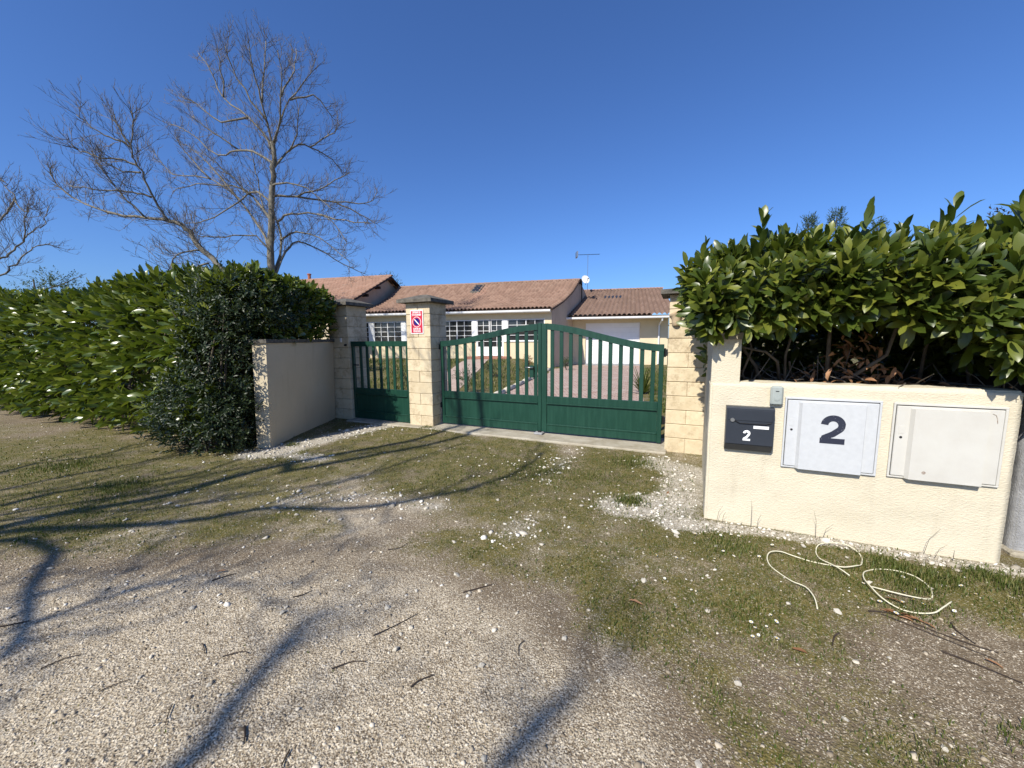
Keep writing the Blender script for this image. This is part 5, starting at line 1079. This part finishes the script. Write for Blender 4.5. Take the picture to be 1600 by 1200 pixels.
# grass and moss tufts
def blades(x, y, h, seed, name, wdt=0.0022, lean=0.6):
    rg = np.random.default_rng(seed); n = len(x); z = ground_z(x, y); a = rg.random(n) * 6.28; ln = lean * rg.random(n) ** 0.7
    dx, dy = np.cos(a) * ln, np.sin(a) * ln; px, py = -np.sin(a + rg.normal(0, .5, n)), np.cos(a); w_ = wdt * (0.7 + 0.6 * rg.random(n)) * (1 + 0.12 * y)
    V = np.zeros((n, 5, 3)); B = np.stack([x, y, z - 0.002], 1); S_ = np.stack([px * w_, py * w_, 0 * x], 1)
    mid = B + np.stack([dx * h * .35, dy * h * .35, h * .6], 1); tip = B + np.stack([dx * h, dy * h, h * (1 - 0.35 * ln)], 1)
    V[:, 0] = B - S_; V[:, 1] = B + S_; V[:, 2] = mid + S_ * .8; V[:, 3] = mid - S_ * .8; V[:, 4] = tip
    f = np.array([(0, 1, 2), (0, 2, 3), (3, 2, 4)]); F = (f[None] + (np.arange(n) * 5)[:, None, None]).reshape(-1, 3)
    return tag(np_mesh(name, V.reshape(-1, 3), F, M['grass']), kind='stuff')
x, y, g, w_, b = scatter(300000, lambda g, w_, b, x, y: np.clip((g - 0.36) * 1.4, 0.004, 1) * (1 - 0.6 * w_) * (0.15 + 1.5 * np.clip(fbm(x, y, 5.5, 95, 3) - 0.3, 0, 1)), 1.0)
blades(x, y, 0.008 + 0.022 * rg.random(len(x)) ** 2 * (0.5 + g), 3, 'grass'); print('blades', len(x))
TUFT = [(1.08, 3.40, .13, 700, .055), (2.45, 2.36, .16, 700, .05), (2.62, 2.22, .14, 600, .05), (2.95, 2.25, .13, 400, .045), (3.05, 2.12, .18, 500, .05), (1.55, 2.62, .22, 800, .04), (1.25, 1.95, .25, 700, .03), (1.45, 4.52, .30, 900, .05), (0.30, 4.25, .5, 1500, .035), (-5.4, 4.5, .35, 900, .05), (-4.1, 3.9, .3, 700, .05), (2.2, 1.95, .15, 350, .035), (1.0, 4.0, .3, 500, .03), (2.4, 2.16, .14, 500, .05), (1.5, 1.22, .15, 200, .03), (1.9, 1.27, .12, 160, .035), (-1.45, 6.42, .12, 200, .05), (-1.2, 6.3, .25, 400, .035), (-3.2, 5.4, .1, 120, .06)]
tx = np.concatenate([rg.normal(c[0], c[2] * .5, c[3]) for c in TUFT]); ty = np.concatenate([rg.normal(c[1], c[2] * .4, c[3]) for c in TUFT]); th_ = np.concatenate([c[4] * (0.4 + 0.8 * rg.random(c[3])) for c in TUFT]); k = ~blocked(tx, ty); blades(tx[k], ty[k], th_[k], 4, 'grass_tufts', 0.0017)
# lawn in the garden
n = 30000; y = 7.6 * (19.0 / 7.6) ** rg.random(n); x = rg.uniform(-0.62, 0.45, n) * y; k = (((x < kerb_x(y) - 0.1) & (np.abs(x - np.interp(y, [7.6, 11, 15, 19.6], [-2.41, -2.11, -1.81, -1.66])) > 0.6)) | (x > 3.5 + (y - 9.77) * 0.323)) & (fbm(x, y, .8, 97, 3) > 0.36); x, y = x[k], y[k]
blades(x, y, 0.05 + 0.09 * rg.random(len(x)), 5, 'lawn_grass', 0.004, 0.5)
# wispy dry stalks along the foot of the meter wall
for i, (s0, h) in enumerate(((0.09, .16), (0.13, .12), (0.33, .26), (0.37, .14), (0.75, .24), (0.79, .14), (1.35, .22), (1.41, .12), (1.5, .1))):
    b0 = Vector(sw(s0, -0.05, 0)); b0.z = float(ground_z(b0.x, b0.y)); dx = random.uniform(-.5, .5)
    tag(MB().tube([b0, b0 + Vector((dx * h * .3, -0.01, h * .6)), b0 + Vector((dx * h, -0.03, h * 0.95))], [0.0016, 0.0013, 0.0006], 4).build('dry_stalk', M['stem']), 'thin dry grass stalk against the foot of the meter wall', 'stalk', 'dry stalks at the meter wall')

# daisies
dm = MB()
for k in range(13): a = 2 * math.pi * k / 13; c, s_ = math.cos(a), math.sin(a); dm.add([(c * .003 - s_ * .0015, s_ * .003 + c * .0015, .0), (c * .003 + s_ * .0015, s_ * .003 - c * .0015, .0), (c * .011 + s_ * .002, s_ * .011 - c * .002, .0015), (c * .011 - s_ * .002, s_ * .011 + c * .002, .0015)], [(0, 1, 2, 3)])
dm.lathe([(0.0042, 0.0), (0.0038, 0.002), (0.001, 0.003)], sides=8, mi=1); dm.tube([(0, 0, -0.025), (0, 0, 0)], 0.0008, 3, mi=2); dme = dm.mesh('daisy')
for q in (M['petal'], M['pollen'], M['grass']): dme.materials.append(q)
DZ = [(-0.05, 4.25, .45, 34), (0.45, 4.5, .35, 26), (1.1, 3.45, .12, 7), (1.3, 4.5, .3, 8), (1.28, 1.88, .14, 9), (2.15, 2.0, .25, 8), (1.75, 2.75, .3, 10), (-0.8, 4.6, .5, 12), (-5.6, 4.7, .7, 16), (1.0, 2.5, .4, 8), (2.5, 2.15, .3, 6), (-2.0, 4.4, .8, 10)]
for cx, cy, r_, n in DZ:
    for k in range(n):
        x, y = random.gauss(cx, r_ * .6), random.gauss(cy, r_ * .5)
        if blocked(np.array(x), np.array(y)): continue
        sc = random.uniform(.6, 1.05); tag(link('daisy', dme, None, None, (x, y, float(ground_z(x, y)) + 0.022 * sc), (random.gauss(0, .25), random.gauss(0, .25), random.uniform(0, 6))), 'small white daisy flowering in the mossy verge', 'daisy', 'daisies in the verge').scale = (sc, sc, sc)

# single stones
rk = []
for k in range(6):
    bm = bmesh.new(); bmesh.ops.create_icosphere(bm, subdivisions=1, radius=1)
    for q in bm.verts: q.co *= 1 + random.uniform(-.38, .38); q.co.z *= 0.45; q.co.y *= 0.75
    me = bpy.data.meshes.new('stone'); bm.to_mesh(me); bm.free(); me.materials.append(M['rock']); rk.append(me)
for k in range(60):
    y = 1.15 * 4.2 ** random.random(); x = random.uniform(-1.3, 1.3) * y
    if blocked(np.array(x), np.array(y)): continue
    s_ = random.uniform(0.008, 0.017) * (1 + 0.14 * y); o = link('stone', rk[k % 6], None, None, (x, y, float(ground_z(x, y)) + s_ * 0.25), (random.gauss(0, .2), random.gauss(0, .2), random.uniform(0, 6.28))); o.scale = (s_, s_, s_)
    tag(o, 'pale limestone pebble lying loose on the verge', 'stone', 'loose stones on the verge')
# twigs on the ground
TW = [((-0.72, 1.80), (-0.53, 1.955)), ((-1.90, 2.26), (-1.80, 2.33)), ((-1.56, 1.76), (-1.50, 1.70)), ((-1.40, 1.68), (-1.28, 1.69)), ((-0.84, 1.60), (-0.70, 1.64)), ((-1.43, 1.44), (-1.38, 1.35)), ((-0.83, 1.25), (-0.80, 1.17)), ((-2.80, 1.86), (-2.62, 1.92)), ((-1.06, 1.34), (-1.02, 1.28)), ((-0.30, 2.12), (-0.12, 2.2)), ((-1.3, 2.1), (-1.22, 2.16)), ((-2.2, 1.62), (-2.1, 1.70)), ((2.00, 1.93), (2.24, 1.62)), ((2.10, 1.86), (2.30, 1.66)), ((2.30, 1.86), (2.26, 1.72)), ((1.66, 1.80), (1.56, 1.72)), ((0.35, 2.4), (0.42, 2.3)), ((-0.45, 1.5), (-0.36, 1.56)), ((-1.8, 1.5), (-1.72, 1.56)), ((1.95, 1.95), (2.12, 1.90)), ((-0.9, 2.6), (-0.78, 2.7)), ((0.05, 1.75), (0.02, 1.66)), ((2.05, 1.68), (2.2, 1.5))]
for i, (a, b) in enumerate(TW):
    a = Vector((*a, 0)); b = Vector((*b, 0)); m_ = (a + b) / 2 + Vector((random.uniform(-.02, .02), random.uniform(-.02, .02), 0))
    for q in (a, m_, b): q.z = float(ground_z(q.x, q.y)) + 0.006
    r_ = random.uniform(.0025, .005) if a.x > 1.5 else random.uniform(.0022, .0045)
    tag(MB().tube(smooth_path([a, m_, b], 3), [r_ * (1 - .08 * j) for j in range(7)], 6).build('twig', M['ground_twig']), 'dry brown twig lying on the gravel and verge', 'twig', 'twigs on the ground')
# fallen leaves
dl = leaf_me.copy(); dl.name = 'fallen_leaf'; dl.materials.clear(); dl.materials.append(M['dead'])
for k in range(26):
    if k < 14: x, y = random.gauss(2.07, .05), random.gauss(1.94, .035)
    else: x, y = random.choice(((2.19, 1.80), (1.45, 4.4), (0.66, 1.70), (2.35, 1.62), (3.1, 2.2), (-2.0, 2.2)))[0] + random.gauss(0, .15), 0; y = random.uniform(1.5, 4.4)
    if blocked(np.array(x), np.array(y)): continue
    L = random.uniform(.05, .09); o = link('fallen_leaf', dl, None, None, (x, y, float(ground_z(x, y)) + 0.008 + 0.012 * random.random()), (random.gauss(0, .35), random.gauss(0, .25), random.gauss(-.6, .4) if k < 14 else random.uniform(0, 6))); o.scale = (L, L * .75, L * 1.6)
    tag(o, 'brown dead laurel leaf in the heap beside the cable' if k < 14 else 'single brown dead leaf lying on the verge', 'leaf', 'dead leaves by the cable' if k < 14 else 'scattered dead leaves')
# cables
CA = [(1.678, 1.963), (1.718, 2.038), (1.737, 2.127), (1.709, 2.199), (1.702, 2.292), (1.693, 2.375), (1.722, 2.452), (1.781, 2.507), (1.859, 2.518), (1.921, 2.49), (2.0, 2.428), (2.062, 2.379), (2.115, 2.337), (2.149, 2.325), (2.223, 2.335), (2.283, 2.366), (2.358, 2.443), (2.382, 2.514), (2.36, 2.584), (2.28, 2.603), (2.197, 2.604), (2.122, 2.539), (2.072, 2.447), (2.076, 2.369), (2.08, 2.296), (2.089, 2.232)]
CB = [(2.144, 2.145), (2.17, 2.098), (2.231, 2.06), (2.323, 2.038), (2.388, 2.044), (2.441, 2.08), (2.48, 2.148), (2.475, 2.221), (2.432, 2.282), (2.363, 2.322), (2.299, 2.323), (2.218, 2.276), (2.15, 2.201), (2.113, 2.122), (2.098, 2.033), (2.125, 1.964), (2.179, 1.927), (2.261, 1.911), (2.327, 1.929), (2.433, 1.978)]
for pts, lab in ((CA, 'cream cable lying in two loose bends, nearer the mailbox'), (CB, 'cream cable coiled in one long loop on the grass')):
    p = smooth_path([(x, y, float(ground_z(x, y)) + 0.014 + 0.012 * math.sin(i * 1.1) + (0.008 if i > len(pts) // 2 else 0)) for i, (x, y) in enumerate(pts)], 4); tag(MB().tube(p, 0.0036, 7).build('cable', M['cable'], smooth=True), lab, 'cable', 'cables on the grass')

# put each hedge's origin at its base without moving its leaves
for o, b in ((lh, site(-9, 0.5)), (rh, site(1.2, 0.6)), (wl_, (-3.54, 6.3)), (wr, (2.1, 3.9))):
    v = Vector((b[0], b[1], 0)); o.location = v
    for c in o.children: c.matrix_parent_inverse = Matrix.Translation(-v)
